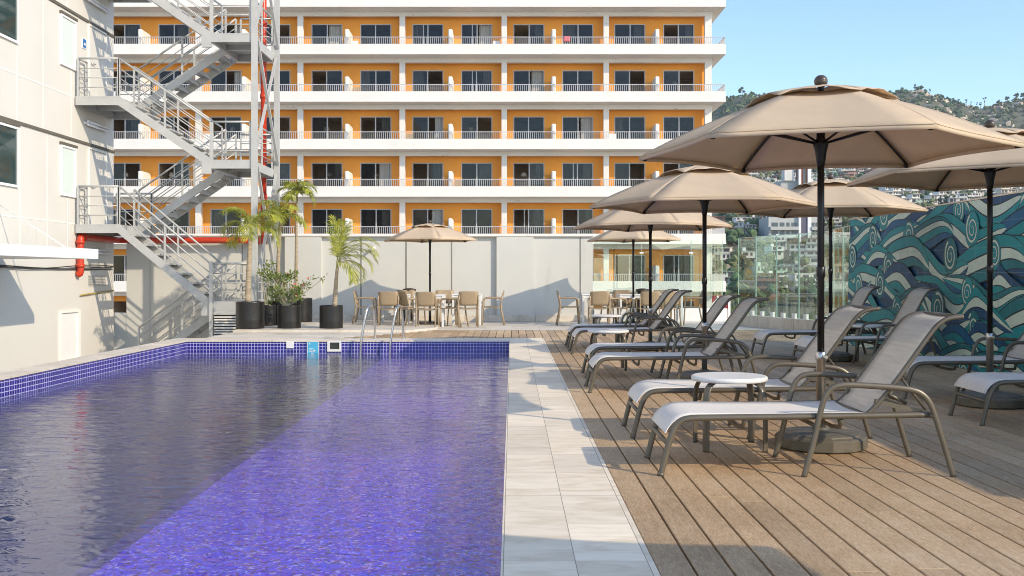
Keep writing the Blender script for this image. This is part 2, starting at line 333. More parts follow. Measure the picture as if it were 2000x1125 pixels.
def m_water():
    m=bpy.data.materials.new('pool_water'); nt=nodes_of(m); L=nt.links.new
    out=N(nt,'ShaderNodeOutputMaterial'); tc=N(nt,'ShaderNodeTexCoord')
    mp=N(nt,'ShaderNodeMapping'); mp.inputs['Scale'].default_value=(.8,1.6,1); mp.inputs['Rotation'].default_value=(0,0,.35); L(tc.outputs['Object'],mp.inputs['Vector'])
    a=N(nt,'ShaderNodeTexNoise',ins={'Scale':5.5,'Detail':3,'Roughness':.5,'Distortion':.8}); L(mp.outputs[0],a.inputs['Vector'])
    c=N(nt,'ShaderNodeTexNoise',ins={'Scale':1.3,'Detail':2}); L(mp.outputs[0],c.inputs['Vector'])
    s=N(nt,'ShaderNodeMath',operation='MULTIPLY_ADD'); L(c.outputs['Fac'],s.inputs[0]); s.inputs[1].default_value=1.2; L(a.outputs['Fac'],s.inputs[2])
    bp=N(nt,'ShaderNodeBump',ins={'Strength':1.0,'Distance':.0095}); L(s.outputs[0],bp.inputs['Height'])
    f1=schlick(nt,.035,bp.outputs[0]); f2=schlick(nt,.035)
    fr=N(nt,'ShaderNodeMath',operation='MULTIPLY_ADD'); hf=N(nt,'ShaderNodeMath',operation='MULTIPLY'); L(f2.outputs[0],hf.inputs[0]); hf.inputs[1].default_value=.88
    L(f1.outputs[0],fr.inputs[0]); fr.inputs[1].default_value=.25; L(hf.outputs[0],fr.inputs[2])
    tr=N(nt,'ShaderNodeBsdfTransparent'); tr.inputs[0].default_value=(.90,.92,1,1)
    rf=N(nt,'ShaderNodeBsdfRefraction',ins={'IOR':1.33,'Roughness':0}); rf.inputs['Color'].default_value=(.92,.93,1,1); L(bp.outputs[0],rf.inputs['Normal'])
    gl=N(nt,'ShaderNodeBsdfGlossy',ins={'Roughness':.03}); L(bp.outputs[0],gl.inputs['Normal'])
    m1=N(nt,'ShaderNodeMixShader'); m1.inputs[0].default_value=.2; L(tr.outputs[0],m1.inputs[1]); L(rf.outputs[0],m1.inputs[2])
    m2=N(nt,'ShaderNodeMixShader'); L(fr.outputs[0],m2.inputs[0]); L(m1.outputs[0],m2.inputs[1]); L(gl.outputs[0],m2.inputs[2]); L(m2.outputs[0],out.inputs[0])
    return m
M['water']=m_water()
# ================================================================ camera, sun, sky
cam=bpy.data.cameras.new('camera'); co=bpy.data.objects.new('camera',cam); COL.objects.link(co); S.camera=co
co.location=(0,0,CH); co.rotation_euler=(PI/2,0,0); cam.sensor_width=36; cam.lens=36*F/2000
cam.shift_y=-(562.5-HZ)/2000; cam.clip_start=.05; cam.clip_end=6000
SUNV=Vector((1.48,-1.13,1.0)).normalized()
sl=bpy.data.lights.new('sun','SUN'); so=bpy.data.objects.new('sun',sl); COL.objects.link(so)
sl.energy=2.15; sl.angle=math.radians(.5); sl.color=(1,.85,.635)
so.rotation_euler=(-SUNV).to_track_quat('-Z','Y').to_euler(); so.location=(10,-10,20)
W=bpy.data.worlds.new('World'); S.world=W; W.use_nodes=True; nt=W.node_tree; nt.nodes.clear()
sky=nt.nodes.new('ShaderNodeTexSky'); sky.sky_type='NISHITA'; sky.sun_disc=False
sky.sun_elevation=math.asin(SUNV.z); sky.sun_rotation=math.atan2(SUNV.x,SUNV.y)
sky.air_density=1.0; sky.dust_density=.4; sky.ozone_density=3.0; sky.altitude=0
bg=nt.nodes.new('ShaderNodeBackground'); bg.inputs[1].default_value=.15
ow=nt.nodes.new('ShaderNodeOutputWorld'); nt.links.new(sky.outputs[0],bg.inputs[0]); nt.links.new(bg.outputs[0],ow.inputs[0])
S.view_settings.view_transform='Standard'; S.view_settings.look='None'; S.view_settings.exposure=.90; S.view_settings.gamma=1
S.cycles.max_bounces=8; S.cycles.transparent_max_bounces=24; S.cycles.caustics_reflective=False; S.cycles.caustics_refractive=True
S.cycles.filter_width=.95; S.cycles.use_denoising=True; S.cycles.sample_clamp_indirect=6

# ================================================================ pool
PX0,PX1,PY0,PY1,WZ=-5.92,-.036,-3.0,18.14,-.23
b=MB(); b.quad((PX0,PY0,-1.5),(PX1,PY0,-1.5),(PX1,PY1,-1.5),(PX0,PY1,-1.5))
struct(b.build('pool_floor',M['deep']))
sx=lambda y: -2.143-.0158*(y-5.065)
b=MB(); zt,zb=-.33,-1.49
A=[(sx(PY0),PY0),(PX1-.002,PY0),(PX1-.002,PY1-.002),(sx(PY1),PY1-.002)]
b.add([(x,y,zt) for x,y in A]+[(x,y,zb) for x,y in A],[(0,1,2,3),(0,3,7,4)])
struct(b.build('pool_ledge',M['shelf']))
b=MB(); b.quad((PX0,PY1,-.31),(PX1,PY1,-.31),(PX1,PY1,-.021),(PX0,PY1,-.021)); b.quad((PX0,PY0,-.31),(PX1,PY0,-.31),(PX1,PY0,-.021),(PX0,PY0,-.021))
struct(b.build('pool_wall',M['pool_tile']))
b=MB(); b.quad((PX0,PY0,-.31),(PX0,PY1,-.31),(PX0,PY1,-.021),(PX0,PY0,-.021)); b.quad((PX1,PY0,-.33),(PX1,PY1,-.33),(PX1,PY1,-.021),(PX1,PY0,-.021))
struct(b.build('pool_wall',M['pool_tile_side']))
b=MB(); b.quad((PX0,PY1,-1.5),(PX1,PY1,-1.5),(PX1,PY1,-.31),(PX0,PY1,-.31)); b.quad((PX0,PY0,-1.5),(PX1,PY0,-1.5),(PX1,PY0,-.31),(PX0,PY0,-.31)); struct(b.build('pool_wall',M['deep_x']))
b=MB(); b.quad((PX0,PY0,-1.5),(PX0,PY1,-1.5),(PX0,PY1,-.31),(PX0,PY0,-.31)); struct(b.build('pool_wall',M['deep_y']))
b=MB(); b.quad((PX0,PY0,WZ),(PX1,PY0,WZ),(PX1,PY1,WZ),(PX0,PY1,WZ)); struct(b.build('pool_water',M['water']))
def slab(name,poly,z0,z1,m):
    b=MB(); n=len(poly); b.add([(x,y,z0) for x,y in poly]+[(x,y,z1) for x,y in poly],[tuple(range(n,2*n))]+[(i,(i+1)%n,n+(i+1)%n,n+i) for i in range(n)])
    return struct(b.build(name,m))
slab('pool_coping',[(PX1-.01,PY0-.6),(.592,PY0-.6),(.592,18.86),(PX1-.01,18.86)],-.022,.0,M['coping'])
slab('pool_coping',[(-6.3,18.12),(PX1-.012,18.12),(PX1-.012,18.86),(-6.3,18.86)],-.022,-.001,M['copingside'])
slab('pool_coping',[(-6.3,PY0-.6),(PX0+.02,PY0-.6),(PX0+.02,18.118),(-6.3,18.118)],-.022,.0,M['copingside'])
b=MB(); b.box(-6.28,PX0-.002,PY0-.6,18.8,-3.4,-.024); struct(b.build('pool_shell',M['greywall']))
b=MB(); b.box(PX0,PX1,PY1+.002,18.8,-3.4,-.024); struct(b.build('pool_shell',M['greywall']))
# fittings on the far pool wall
yp=PY1-.012
def wallrect(b,px0,px1,py0,py1,d,y0,mi=0):
    a=P(px0,py1,y0); c=P(px1,py0,y0); b.box(a.x,c.x,y0-d,y0+.01,a.z,c.z,mi)
b=MB(); wallrect(b,559.5,574,667,680,.012,yp); tag(b.build('junction_plate',M['white']),'small blank white plate set in the blue pool wall tiles','wall plate')
t=thing('depth_plate','light blue plate with white markings on the far pool wall, partly under water','depth sign',P(611,679,yp))
b=MB(); a=P(601,700,yp); c=P(622.5,667.5,yp); b.box(a.x-t.location.x,c.x-t.location.x,-.014,.008,a.z-t.location.z,c.z-t.location.z); b.build('plate',M['cyan'],t)
b=MB()
def rel(px,py): q=P(px,py,yp)-t.location; return q
for x0,x1,y0,y1 in ((600.3,601.2,667,700),(622.2,623.1,667,700),(603.5,606,669.5,672.5),(604,612,680.5,681.6),(604,610,683,684),(604,613,685.6,686.6),(612,616,683,686.4),(608,613,689,690)):
    a=rel(x0,y1); c=rel(x1,y0); b.box(a.x,c.x,-.017,-.012,a.z,c.z)
b.build('marking',M['white'],t)
t=thing('skimmer','white framed skimmer opening in the far pool wall tiles','skimmer',P(652,676,yp))
b=MB(); c=t.location
def rl(px,py): q=P(px,py,yp)-c; return q
o0,o1=rl(639.5,686.5),rl(666,665.6); i0,i1=rl(644.5,682),rl(663,668.8)
for x0,x1,z0,z1 in ((o0.x,i0.x,o0.z,o1.z),(i1.x,o1.x,o0.z,o1.z),(i0.x,i1.x,o0.z,i0.z),(i0.x,i1.x,i1.z,o1.z)): b.box(x0,x1,-.02,.008,z0,z1)
b.build('frame',M['white'],t); b=MB(); b.box(i0.x,i1.x,-.004,.006,i0.z,i1.z); b.build('opening',M['darkbox'],t)
# pool ladder: two stainless handrails, one thing each
for k,(px,nm) in enumerate(((712,'left of the two chrome pool handrails, curving up from the water'),(769.5,'right of the two chrome pool handrails, curving up from the water'))):
    a=P(px-6,700,17.95); c=P(px+11,660,18.78)
    t=thing('pool_handrail',nm,'handrail',(a.x,18.3,0),group='stainless handrails of the pool ladder')
    x0=0; x1=.03
    pts=smooth_path([(-.02,-.34,-.9),(-.02,-.34,-.2),(-.005,-.34,.02),(.06,-.28,.45),(.085,-.22,.60),(.11,-.1,.635),(.125,.06,.62),(.135,.24,.55),(.14,.36,.3),(.145,.40,.0)],2)
    b=MB(); b.tube(pts,.021,10); b.build('rail',M['steel'],t)
    b=MB(); b.lathe([(.045,0),(.045,.008),(.03,.016),(.022,.018)],14,(.145,.40,0)); b.build('anchor_flange',M['steel'],t)

# ================================================================ deck and terrace
b=MB(); attr=[]
bw=.1514; x=.596; i=0
def deckboard(x0,x1,y0,y1,lx=None):
    ys=[y0]; y=y0+random.uniform(.8,4)
    while y<y1-.6: ys.append(y); y+=random.uniform(2.6,4.2)
    ys.append(y1)
    for a,c in zip(ys,ys[1:]):
        n0=len(b.f); b.bbox(x0,x1,a+.0015,c-.0015,-.024,0,.0025); attr.extend([random.random()]*(len(b.f)-n0))
while x<6.3:
    x1=x+bw-.0105
    if x<5.7: deckboard(x,x1,-3.4,21.55)
    else: deckboard(x,x1,17.2+(x-5.7)*6.0,21.55)
    x+=bw
x=.596-bw
while x>-3.3:
    x1=x+bw-.0105; ym=18.9+(x+3.3)/1.62*2.65
    if ym>19.0: deckboard(x,x1,18.87,min(21.55,ym))
    x-=bw
o=struct(b.build('wooden_deck',M['deck']))
at=o.data.attributes.new('board','FLOAT','FACE'); at.data.foreach_set('value',attr)
slab('deck_base',[(.594,-3.4),(5.9,-3.4),(5.9,17.1),(6.4,20.4),(6.2,21.54),(-1.7,21.54),(-3.35,18.87),(.594,18.87)],-.4,-.03,M['underdeck'])
slab('terrace_floor',[(-5.8,18.865),(-3.32,18.865),(-1.68,21.555),(6.1,21.555),(5.4,23.6),(5.2,25.5),(-5.8,25.5)],-.4,-.002,M['terrace'])
slab('terrace_step',[(-5.8,20.75),(-2.2,20.75),(-1.66,21.56),(-1.66,25.4),(-5.8,25.4)],-.0015,.045,M['terrace'])
# lower yard between the pool and the grey building, streets far below
b=MB(); b.quad((-24,-6,-3.2),(-5.0,-6,-3.2),(-5.0,27,-3.2),(-24,27,-3.2)); struct(b.build('lower_yard',M['greywall']))

# ================================================================ back parapet wall
t=thing('parapet_wall','long grey rendered wall with vertical joints behind the tables and palms','wall',(0,25.4,0))
def sec(b,x0,x1,dy,z0=.17,z1=2.16): b.box(x0,x1,-dy,.35,z0,z1)
b=MB(); Dw=25.4; wx=lambda px:(px-1000)/F*Dw
for a,c,dy in ((247,558,0),(558.01,629,.11),(629.01,970,.0),(970.01,1042,.115),(1042.01,1157.5,.06)):
    x0,x1=wx(a),wx(c); z0=.17 if x0>-5.9 else -3.3
    if a==247: b.box(x0,-5.8,0,.35,-3.3,2.16); b.box(-5.799,x1,0,.35,.17,2.16)
    else: sec(b,x0,x1,dy)
b.box(-10.6,wx(247)-.001,.02,.3,-3.3,.22)
b.build('wall',M['greywall'],t)
b=MB()
for px,dy,w in ((293,0,.012),(473,0,.025),(705,0,.035),(793,0,.04),(882,0,.035),(1133,.06,.035)): b.box(wx(px)-w/2,wx(px)+w/2,-dy-.003,.01,.172 if px>450 else -3,2.155)
b.build('joint',M['greyjoint'],t)
b=MB(); b.box(wx(247),wx(1157.5)+.02,-.13,.37,2.163,2.195); b.build('coping',M['slab'],t)
b=MB(); b.bbox(-5.799,wx(700),-.16,.3,-.0,.168,.008); b.bbox(wx(700)+.003,wx(896),-.155,.3,0,.168,.008); b.bbox(wx(896)+.003,wx(1045),-.16,.3,0,.168,.008); b.bbox(wx(1045)+.003,wx(1157.5),-.155,.3,0,.168,.008)
b.build('base_kerb',M['terrace'],t)
t=thing('security_camera','tiny white camera fixed on the grey wall left of the parasol','camera',P(731,485,25.38))
b=MB(); b.box(-.03,.03,-.02,.02,-.05,.05); b.build('mount',M['white'],t); b=MB(); b.tube([(0,-.03,.02),(-.05,-.16,-.03)],.035,10); b.build('body',M['white'],t)
# glass railing behind the right hand tables
t=thing('glass_railing','clear glass railing on a white kerb behind the right hand tables','glass railing',(0,25.4,0))
b=MB(); b.bbox(wx(1157.5)+.02,5.45,-.15,.25,0,.34,.01); b.build('kerb',M['white'],t)
xs=[wx(1159),wx(1253),wx(1350),wx(1412)]
for a,c in zip(xs,xs[1:]):
    b=MB(); b.box(a+.008,c-.008,0,.012,.342,2.06,0); pnl=b.build('panel',M['glass'],t)
    b=MB(); b.box(a+.006,a+.012,-.002,.014,.345,2.06); b.box(c-.012,c-.006,-.002,.014,.345,2.06); b.build('edge',M['glassedge'],pnl)
b=MB()
for px in (1253,1350):
    for z in (1.75,):
        b.box(wx(px)-.05,wx(px)+.05,-.012,.024,z-.02,z+.02)
b.build('clip',M['whitemetal'],t)
# glass railing on the right, angled, running from the corner to the mural wall
t=thing('glass_railing','greenish glass railing with white base brackets beside the wave mural','glass railing',(6,20.5,0))
line=[(5.42,23.9),(5.62,23.0),(5.87,22.15),(6.12,21.3),(6.36,20.4),(6.25,19.4),(6.10,18.4),(5.95,17.3)]
b=MB(); kb=MB()
for (xa,ya),(xb,yb) in zip(line,line[1:]):
    d=Vector((xb-xa,yb-ya,0)).normalized(); n=Vector((d.y,-d.x,0))
    if n.x>0: n=-n
    A=Vector((xa-6,ya-20.5,0));B=Vector((xb-6,yb-20.5,0))
    k=MB(); q=[A+n*.12,B+n*.12,B-n*.12,A-n*.12]
    kb.add(q+[p+Vector((0,0,.25)) for p in q],[(4,5,6,7),(0,1,5,4),(2,3,7,6),(1,2,6,5),(3,0,4,7)])
    A2=A+d*.01;B2=B-d*.01
    g=MB(); q=[A2+n*.006,B2+n*.006,B2-n*.006,A2-n*.006]
    g.add([p+Vector((0,0,.256)) for p in q]+[p+Vector((0,0,2.06)) for p in q],[(4,5,6,7),(0,1,5,4),(2,3,7,6),(1,2,6,5),(3,0,4,7),(0,3,2,1)])
    pn=g.build('panel',M['glass'],t)
    e=MB()
    for E in (A2,B2): e.tube([E+Vector((0,0,.26)),E+Vector((0,0,2.058))],.008,4)
    e.tube([A2+Vector((0,0,2.066)),B2+Vector((0,0,2.066))],.007,4); e.build('edge',M['glassedge'],pn)
    for f in (.3,.8):
        c=A+(B-A)*f; r=MB(); w=.06
        q=[c+n*.025-d*w,c+n*.025+d*w,c-n*.025+d*w,c-n*.025-d*w]
        r.add([p+Vector((0,0,.252)) for p in q]+[p+Vector((0,0,.36)) for p in q],[(4,5,6,7),(0,1,5,4),(2,3,7,6),(1,2,6,5),(3,0,4,7)])
        r.build('bracket',M['white'],t)
kb.build('kerb',M['terrace'],t)

# ================================================================ wave mural wall
def mural():
    Y0,Y1,H=3.0,17.12,2.13
    t=thing('mural_wall','tiled wall painted with teal, navy and mint swirling waves','mural wall',(5.8,10,0))
    b=MB(); b.box(0,.22,Y0-10,Y1-10,0,H); b.build('wall',M['greywall'],t)
    cols=[('mural_outline',(.010,.018,.022)),('mural_teal',(.008,.26,.275)),('mural_mint',(.58,.67,.55)),('mural_navy',(.010,.072,.165)),('mural_deep_teal',(.010,.17,.19)),('mural_blue',(.010,.115,.235))]
    ms=[]
    for n,c in cols:
        m=mat(n,c,.5,0,.10,5,spec=.3); nt=m.node_tree; L=nt.links.new
        bs=[q for q in nt.nodes if q.type=='BSDF_PRINCIPLED'][0]; src=bs.inputs['Base Color'].links[0].from_socket
        tc=N(nt,'ShaderNodeTexCoord'); sp=N(nt,'ShaderNodeSeparateXYZ'); L(tc.outputs['Object'],sp.inputs[0]); gs=[]
        for ax in ('Y','Z'):
            d=N(nt,'ShaderNodeMath',operation='DIVIDE'); L(sp.outputs[ax],d.inputs[0]); d.inputs[1].default_value=.305
            q=N(nt,'ShaderNodeMath',operation='FRACT'); L(d.outputs[0],q.inputs[0])
            c2=N(nt,'ShaderNodeMath',operation='LESS_THAN'); L(q.outputs[0],c2.inputs[0]); c2.inputs[1].default_value=.02; gs.append(c2)
        mx=N(nt,'ShaderNodeMath',operation='MAXIMUM'); L(gs[0].outputs[0],mx.inputs[0]); L(gs[1].outputs[0],mx.inputs[1])
        ml=N(nt,'ShaderNodeMath',operation='MULTIPLY'); L(mx.outputs[0],ml.inputs[0]); ml.inputs[1].default_value=.45
        mc=N(nt,'ShaderNodeMix',data_type='RGBA'); L(ml.outputs[0],mc.inputs['Factor']); L(src,mc.inputs['A']); mc.inputs['B'].default_value=(.22,.34,.38,1); L(mc.outputs['Result'],bs.inputs['Base Color'])
        ms.append(m)
    b=MB(); lay=[0]
    cl=lambda y,z:(max(Y0+.004,min(Y1-.004,y))-10,max(.004,min(H-.004,z)))
    def strip(pa,pb,mi):
        x=-.002-lay[0]*.00006; vs=[]
        for (y,z) in pa: y,z=cl(y,z); vs.append((x,y,z))
        for (y,z) in pb: y,z=cl(y,z); vs.append((x,y,z))
        n=len(pa); b.add(vs,[(i,i+1,n+i+1,n+i) for i in range(n-1)],mi)
    b.quad((-.001,Y0-10,0),(-.001,Y1-10,0),(-.001,Y1-10,H),(-.001,Y0-10,H),3)
    BA=[(0,.03,0),(.03,.31,1),(.31,.35,0),(.35,.63,2),(.63,.67,0),(.67,.97,3),(.97,1,0)]
    BB=[(0,.03,0),(.03,.30,4),(.30,.34,0),(.34,.62,2),(.62,.66,0),(.66,.97,1),(.97,1,0)]
    BC=[(0,.03,0),(.03,.30,5),(.30,.33,0),(.33,.58,1),(.58,.61,0),(.61,.80,2),(.80,.83,0),(.83,.97,4),(.97,1,0)]
    def ribbon(y0,z0,Lg,amp,ph,T,bands,fl=1,nw=1.0):
        n=44; C=[];Wd=[]
        for i in range(n+1):
            u=i/n; C.append((y0+fl*u*Lg,z0+amp*math.sin(2*PI*nw*u+ph)+.06*math.sin(2*PI*2.1*u+ph*2)*amp*3))
            Wd.append(T*max(.015,math.sin(PI*min(1,u*1.02))**.5*(1-.35*u)))
        Nn=[]
        for i in range(n+1):
            a=C[max(0,i-1)];c=C[min(n,i+1)]; l=math.hypot(c[0]-a[0],c[1]-a[1]); Nn.append((-(c[1]-a[1])/l,(c[0]-a[0])/l*fl*1.0))
        for f0,f1,mi in bands:
            lay[0]+=1
            pa=[(c[0]+nn[0]*w*(f0-.5),c[1]+abs(nn[1])*w*(f0-.5)) for c,nn,w in zip(C,Nn,Wd)]
            pb=[(c[0]+nn[0]*w*(f1-.5),c[1]+abs(nn[1])*w*(f1-.5)) for c,nn,w in zip(C,Nn,Wd)]
            strip(pa,pb,mi)
    def spiral(y,z,R,fl):
        n=40
        for r,mi in ((R,0),(R*.955,4 if random.random()<.5 else 1)):
            lay[0]+=1; strip([(y+r*.85*math.cos(2*PI*i/n),z+r*math.sin(2*PI*i/n)) for i in range(n+1)],[(y,z)]*(n+1),mi)
        for wd,mi in ((1.0,0),(.66,2)):
            lay[0]+=1; pa=[];pb=[]
            for i in range(61):
                u=i/60; a=fl*(u*2*PI*2.1)+1.2; rr=R*(.92-.80*u); w=R*.24*(1-u*.75)*wd
                ro=rr-R*.12*(1-u*.75)*(1-wd)/1.0; 
                pa.append((y+.85*(ro)*math.cos(a),z+ro*math.sin(a))); pb.append((y+.85*(ro-w)*math.cos(a),z+(ro-w)*math.sin(a)))
            strip(pa,pb,mi)
    rnd=random.Random(21)
    rows=[2.06,1.70,1.34,.98,.62,.26,-.05]
    for ri,z in enumerate(rows):
        y=Y0-.8-(ri%2)*.8
        while y<Y1+.6:
            Lg=rnd.uniform(1.9,2.8); bands=rnd.choice([BA,BA,BB,BC])
            if rnd.random()<.35: bands=[(1-f1,1-f0,m) for f0,f1,m in bands][::-1]
            fl=rnd.choice([1,1,-1]); ph=rnd.choice([0,PI])+rnd.uniform(-.4,.4)
            ribbon(y if fl==1 else y+Lg,z+rnd.uniform(-.05,.05),Lg,rnd.uniform(.13,.20),ph,rnd.uniform(.50,.64),bands,fl,rnd.uniform(.8,1.15))
            if rnd.random()<.62: spiral(y+rnd.uniform(.2,1.2),z+rnd.uniform(-.1,.16),rnd.uniform(.18,.27),rnd.choice([-1,1]))
            y+=Lg*rnd.uniform(.46,.58)
    b.build('painted_waves',ms,t)
    b=MB(); b.box(-.012,.232,Y0-10-.003,Y1-10+.003,H+.001,H+.02); b.build('top_trim',M['steel'],t)
mural()

# ================================================================ grey panel building on the left
t=thing('annex_building','cream panelled building with teal windows behind the steel fire stair','building',(-10,15,0))
b=MB(); b.box(-12,0,-13,10.06,-3.3,17); b.build('wall',M['panel'],t)
yl=lambda px: 10/(1000-px)*F-15           # y on the face for a photo column
b=MB(); g=MB(); e=.006
for z in (4.27,7.16,10.05,13.0): g.box(-.01,.03,-13,10.06,z-.03,z+.03); 
for z in (2.36,5.24,8.1,11.0): b.box(-.01,e,-13,10.06,z-.014,z+.014)
zb=[-3.3,1.62,4.24,7.13,10.02,13,17]
for k,(z0,z1) in enumerate(zip(zb,zb[1:])):
    if k==0: continue
    for px in (-900,-500,-250,-120,-60,33+k%2*6,84+k%2*8,132 if k!=2 else 139,208): b.box(-.01,e-.001,yl(px)-.01,yl(px)+.01,z0+.07,z1-.05)
b.build('joint',M['joint'],t); g.build('groove',M['groove'],t)
def win(px0,px1,z0,z1,gm,nm='window'):
    y0,y1=yl(px0),yl(px1); f=MB(); w=.05
    for a in ((y0,y0+w,z0,z1),(y1-w,y1,z0,z1),(y0+w,y1-w,z0,z0+w),(y0+w,y1-w,z1-w,z1)): f.box(-.01,.045,*a)
    o=f.build(nm,M['white'],t)
    g=MB(); g.box(-.01,.02,y0+w,y1-w,z0+w,z1-w); g.build('pane',gm,o)
    h=MB(); h.box(-.01,.06,y0-.03,y1+.03,z1+.004,z1+.06); h.build('lintel',M['groove'],o)
for z in (2.95,5.85,8.75): win(-62,33,z,z+1.22,M['teal']); win(117,146,z,z+1.13,M['frost']); win(-380,-240,z,z+1.22,M['teal'])
for z in (2.36,5.28,8.2):      # doors onto the stair landings
    y0,y1=yl(173),yl(205); d=MB(); d.box(-.01,.022,y0,y1,z,z+1.78); o=d.build('door',M['panel'],t)
    f=MB(); 
    for a in ((y0-.04,y0,z,z+1.8),(y1,y1+.04,z,z+1.8),(y0-.04,y1+.04,z+1.801,z+1.84)): f.box(-.01,.035,*a)
    f.build('frame',M['joint'],o)
    f=MB(); f.tube([(.022,y0+.1,z+.92),(.07,y0+.1,z+.92)],.018,8); f.tube([(.07,y0+.09,z+.92),(.07,y0+.24,z+.92)],.014,8); f.build('handle',M['steel'],o)
y0,y1=yl(117),yl(150); z0,z1=-.72,.34
d=MB(); d.box(-.01,.01,y0,y1,z0,z1); o=d.build('hatch',M['white'],t); f=MB()
for a in ((y0-.05,y0,z0-.05,z1+.05),(y1,y1+.12,z0-.05,z1+.05),(y0,y1,z1,z1+.05),(y0,y1,z0-.05,z0)): f.box(-.01,.05,*a)
f.build('frame',M['joint'],o)
v=MB(); y0,y1=yl(172),yl(206)
for k in range(7): v.box(-.01,.02,y0,y1,.93+k*.038,.95+k*.038)
v.build('vent',M['greysteel'],t)
s=MB(); s.box(-.01,.02,yl(159),yl(168),6.47,6.71,0); s.box(.0201,.024,yl(160.2),yl(166.6),6.49,6.69,1); s.box(.0241,.026,yl(162),yl(165),6.55,6.6,0)
tag(s.build('door_sign',[M['white'],M['bluesign']],loc=(-10,15,0)),'small square blue sign with a white border beside the upper landing door','sign')
for z,nm in ((1.72,'lowest'),(4.72,'middle'),(7.65,'uppermost')):
    y0,y1=yl(164),yl(207); l=thing('tube_light',f'{nm} white tube light under a stair landing on the cream building','tube light',(-10,15,z),group='tube lights along the cream building')
    s=MB(); s.box(0,.05,y0,y1,0,.05); s.build('housing',M['white'],l)
    s=MB(); s.tube([(.08,y0+.03,-.01),(.08,y1-.03,-.01)],.03,8); s.tube([(.08,y0+.03,.06),(.08,y1-.03,.06)],.03,8); s.build('tube',M['tube_light'],l)
# awning slab with stay rod, cables, yellow tube, fire pipe
t=thing('awning','white flat awning slab held by a thin stay rod on the cream building','awning',(-10,19.4,1.5))
b=MB(); b.box(.002,1.96,-6,0,0,.03); b.box(.002,1.96,-.02,.004,.031,.19); b.box(1.94,1.962,-6,-.021,.031,.19); b.build('slab',M['white'],t)
for yy in (-.02,-3): b=MB(); b.tube([(.01,yy,1.08),(1.42,yy,.17)],.012,6); b.build('stay_rod',M['whitemetal'],t)
b=MB()
for k in range(3):
    pts=[]
    for i in range(40):
        u=i/39; y=-6+u*15.9; sag=-.035*math.sin(u*PI*5+k*1.3)*(.4+k*.5)
        pts.append((.03+k*.014,y,1.33+k*.022+sag))
    b.tube(pts,.012,5)
tag(b.build('cable_run',M['cable'],loc=(-10,15,0)),'sagging black cables running along the cream building below the awning','cable')
b=MB(); b.tube([(-9.95,yl(154)+15,.72),(-9.97,25.0,.80)],.018,6); tag(b.build('conduit',M['yellow']),'thin yellow pipe on the cream wall above the hatch','pipe')
t=thing('fire_pipe','red fire main along the wall with a tall riser beside the stair tower','pipe',(-9.9,22.9,2.06))
def fl(b,p,ax,r=.1,w=.07):
    p=Vector(p); a=Vector(ax); b.tube([p-a*w/2,p+a*w/2],r,12)
b=MB(); R=.078
b.tube(smooth_path([(-.06,.0,-.86),(0,0,-.84),(0,0,-.7),(0,0,-.1),(0,.02,0),(0,.12,0),(0,2.0,0),(0,2.22,0),(.12,2.25,0),(3.5,2.25,0)],1),R,12)
fl(b,(0,0,-.66),(0,0,1)); fl(b,(0,0,-.12),(0,0,1)); fl(b,(0,.16,0),(0,1,0)); fl(b,(.5,2.25,0),(1,0,0)); fl(b,(3.5,2.25,0),(1,0,0),.11,.06); fl(b,(2.9,2.25,0),(1,0,0))
b.build('main_pipe',M['red'],t)
b=MB(); b.tube([(3.68,2.1,-.1),(3.68,2.1,10.5)],.075,12); 
for z in (1.1,2.0,3.6,5.4,7.2,9): fl(b,(3.68,2.1,z),(0,0,1),.092,.12)
b.build('riser',M['red'],t)

# ================================================================ steel fire stair
t=thing('fire_stair','grey steel zigzag fire stair with railings against the cream building','stair',(-8,23.9,0))
OX,OY=-8,23.9
def V(x,y,z): return Vector((x-OX,y-OY,z))
YF0,YF1,YB0,YB1=22.8,23.75,24.0,24.95; XL0,XL1,XR0,XR1=-9.97,-9.0,-6.87,-5.95
def flight(xa,za,xb,zb_,ya,yb,foot=0):
    b=MB()
    for y in (ya,yb-.05):
        q=[(xa,za+.02),(xb,zb_+.02),(xb,zb_-.2),(xa,za-.2)]
        b.add([V(x,y,z) for x,z in q]+[V(x,y+.05,z) for x,z in q],[(0,1,2,3),(7,6,5,4),(0,4,5,1),(1,5,6,2),(2,6,7,3),(3,7,4,0)])
    n=8
    for i in range(1,n):
        u=i/n; x=xa+(xb-xa)*u; z=za+(zb_-za)*u; h=abs(xb-xa)/n*.5
        b.box(x-h-OX,x+h-OX,ya+.051-OY,yb-.051-OY,z-.045,z-.005)
        sgn=1 if (zb_<za)==(xb>xa) else -1
        b.box(x-h*sgn-.008-OX,x-h*sgn+.008-OX,ya+.051-OY,yb-.051-OY,z-.045-abs(zb_-za)/n*.35,z-.046)
    return b.build('flight',M['greysteel'],t)
def rail(path,h=.87,posts=None,ext=True):
    b=MB(); path=[Vector(p) for p in path]
    for f,r in ((1,.024),(.74,.011),(.49,.011),(.24,.011)):
        b.tube([p+Vector((0,0,h*f)) for p in path],r,6)
    for a,c in zip(path,path[1:]):
        L=(c-a).length; n=max(1,round(L/1.15))
        for i in range(n+1):
            p=a+(c-a)*i/n; b.box(p.x-.02,p.x+.02,p.y-.02,p.y+.02,p.z-.12,p.z+h-.01)
    return b.build('railing',M['greysteel'],t)
def landing(x0,x1,z):
    b=MB(); b.box(x0-OX,x1-OX,YF0-OY,YB1-OY,z-.03,z)
    for y in (YF0,YB1-.05): b.box(x0-OX,x1-OX,y-OY,y+.05-OY,z-.2,z-.031)
    for x in (x0,x1-.05,): b.box(x-OX,x+.05-OX,YF0+.051-OY,YB1-.051-OY,z-.2,z-.031)
    b.box(x0+.051-OX,x1-.051-OX,23.87-OY,23.92-OY,z-.15,z-.031)
    return b.build('landing',M['greysteel'],t)
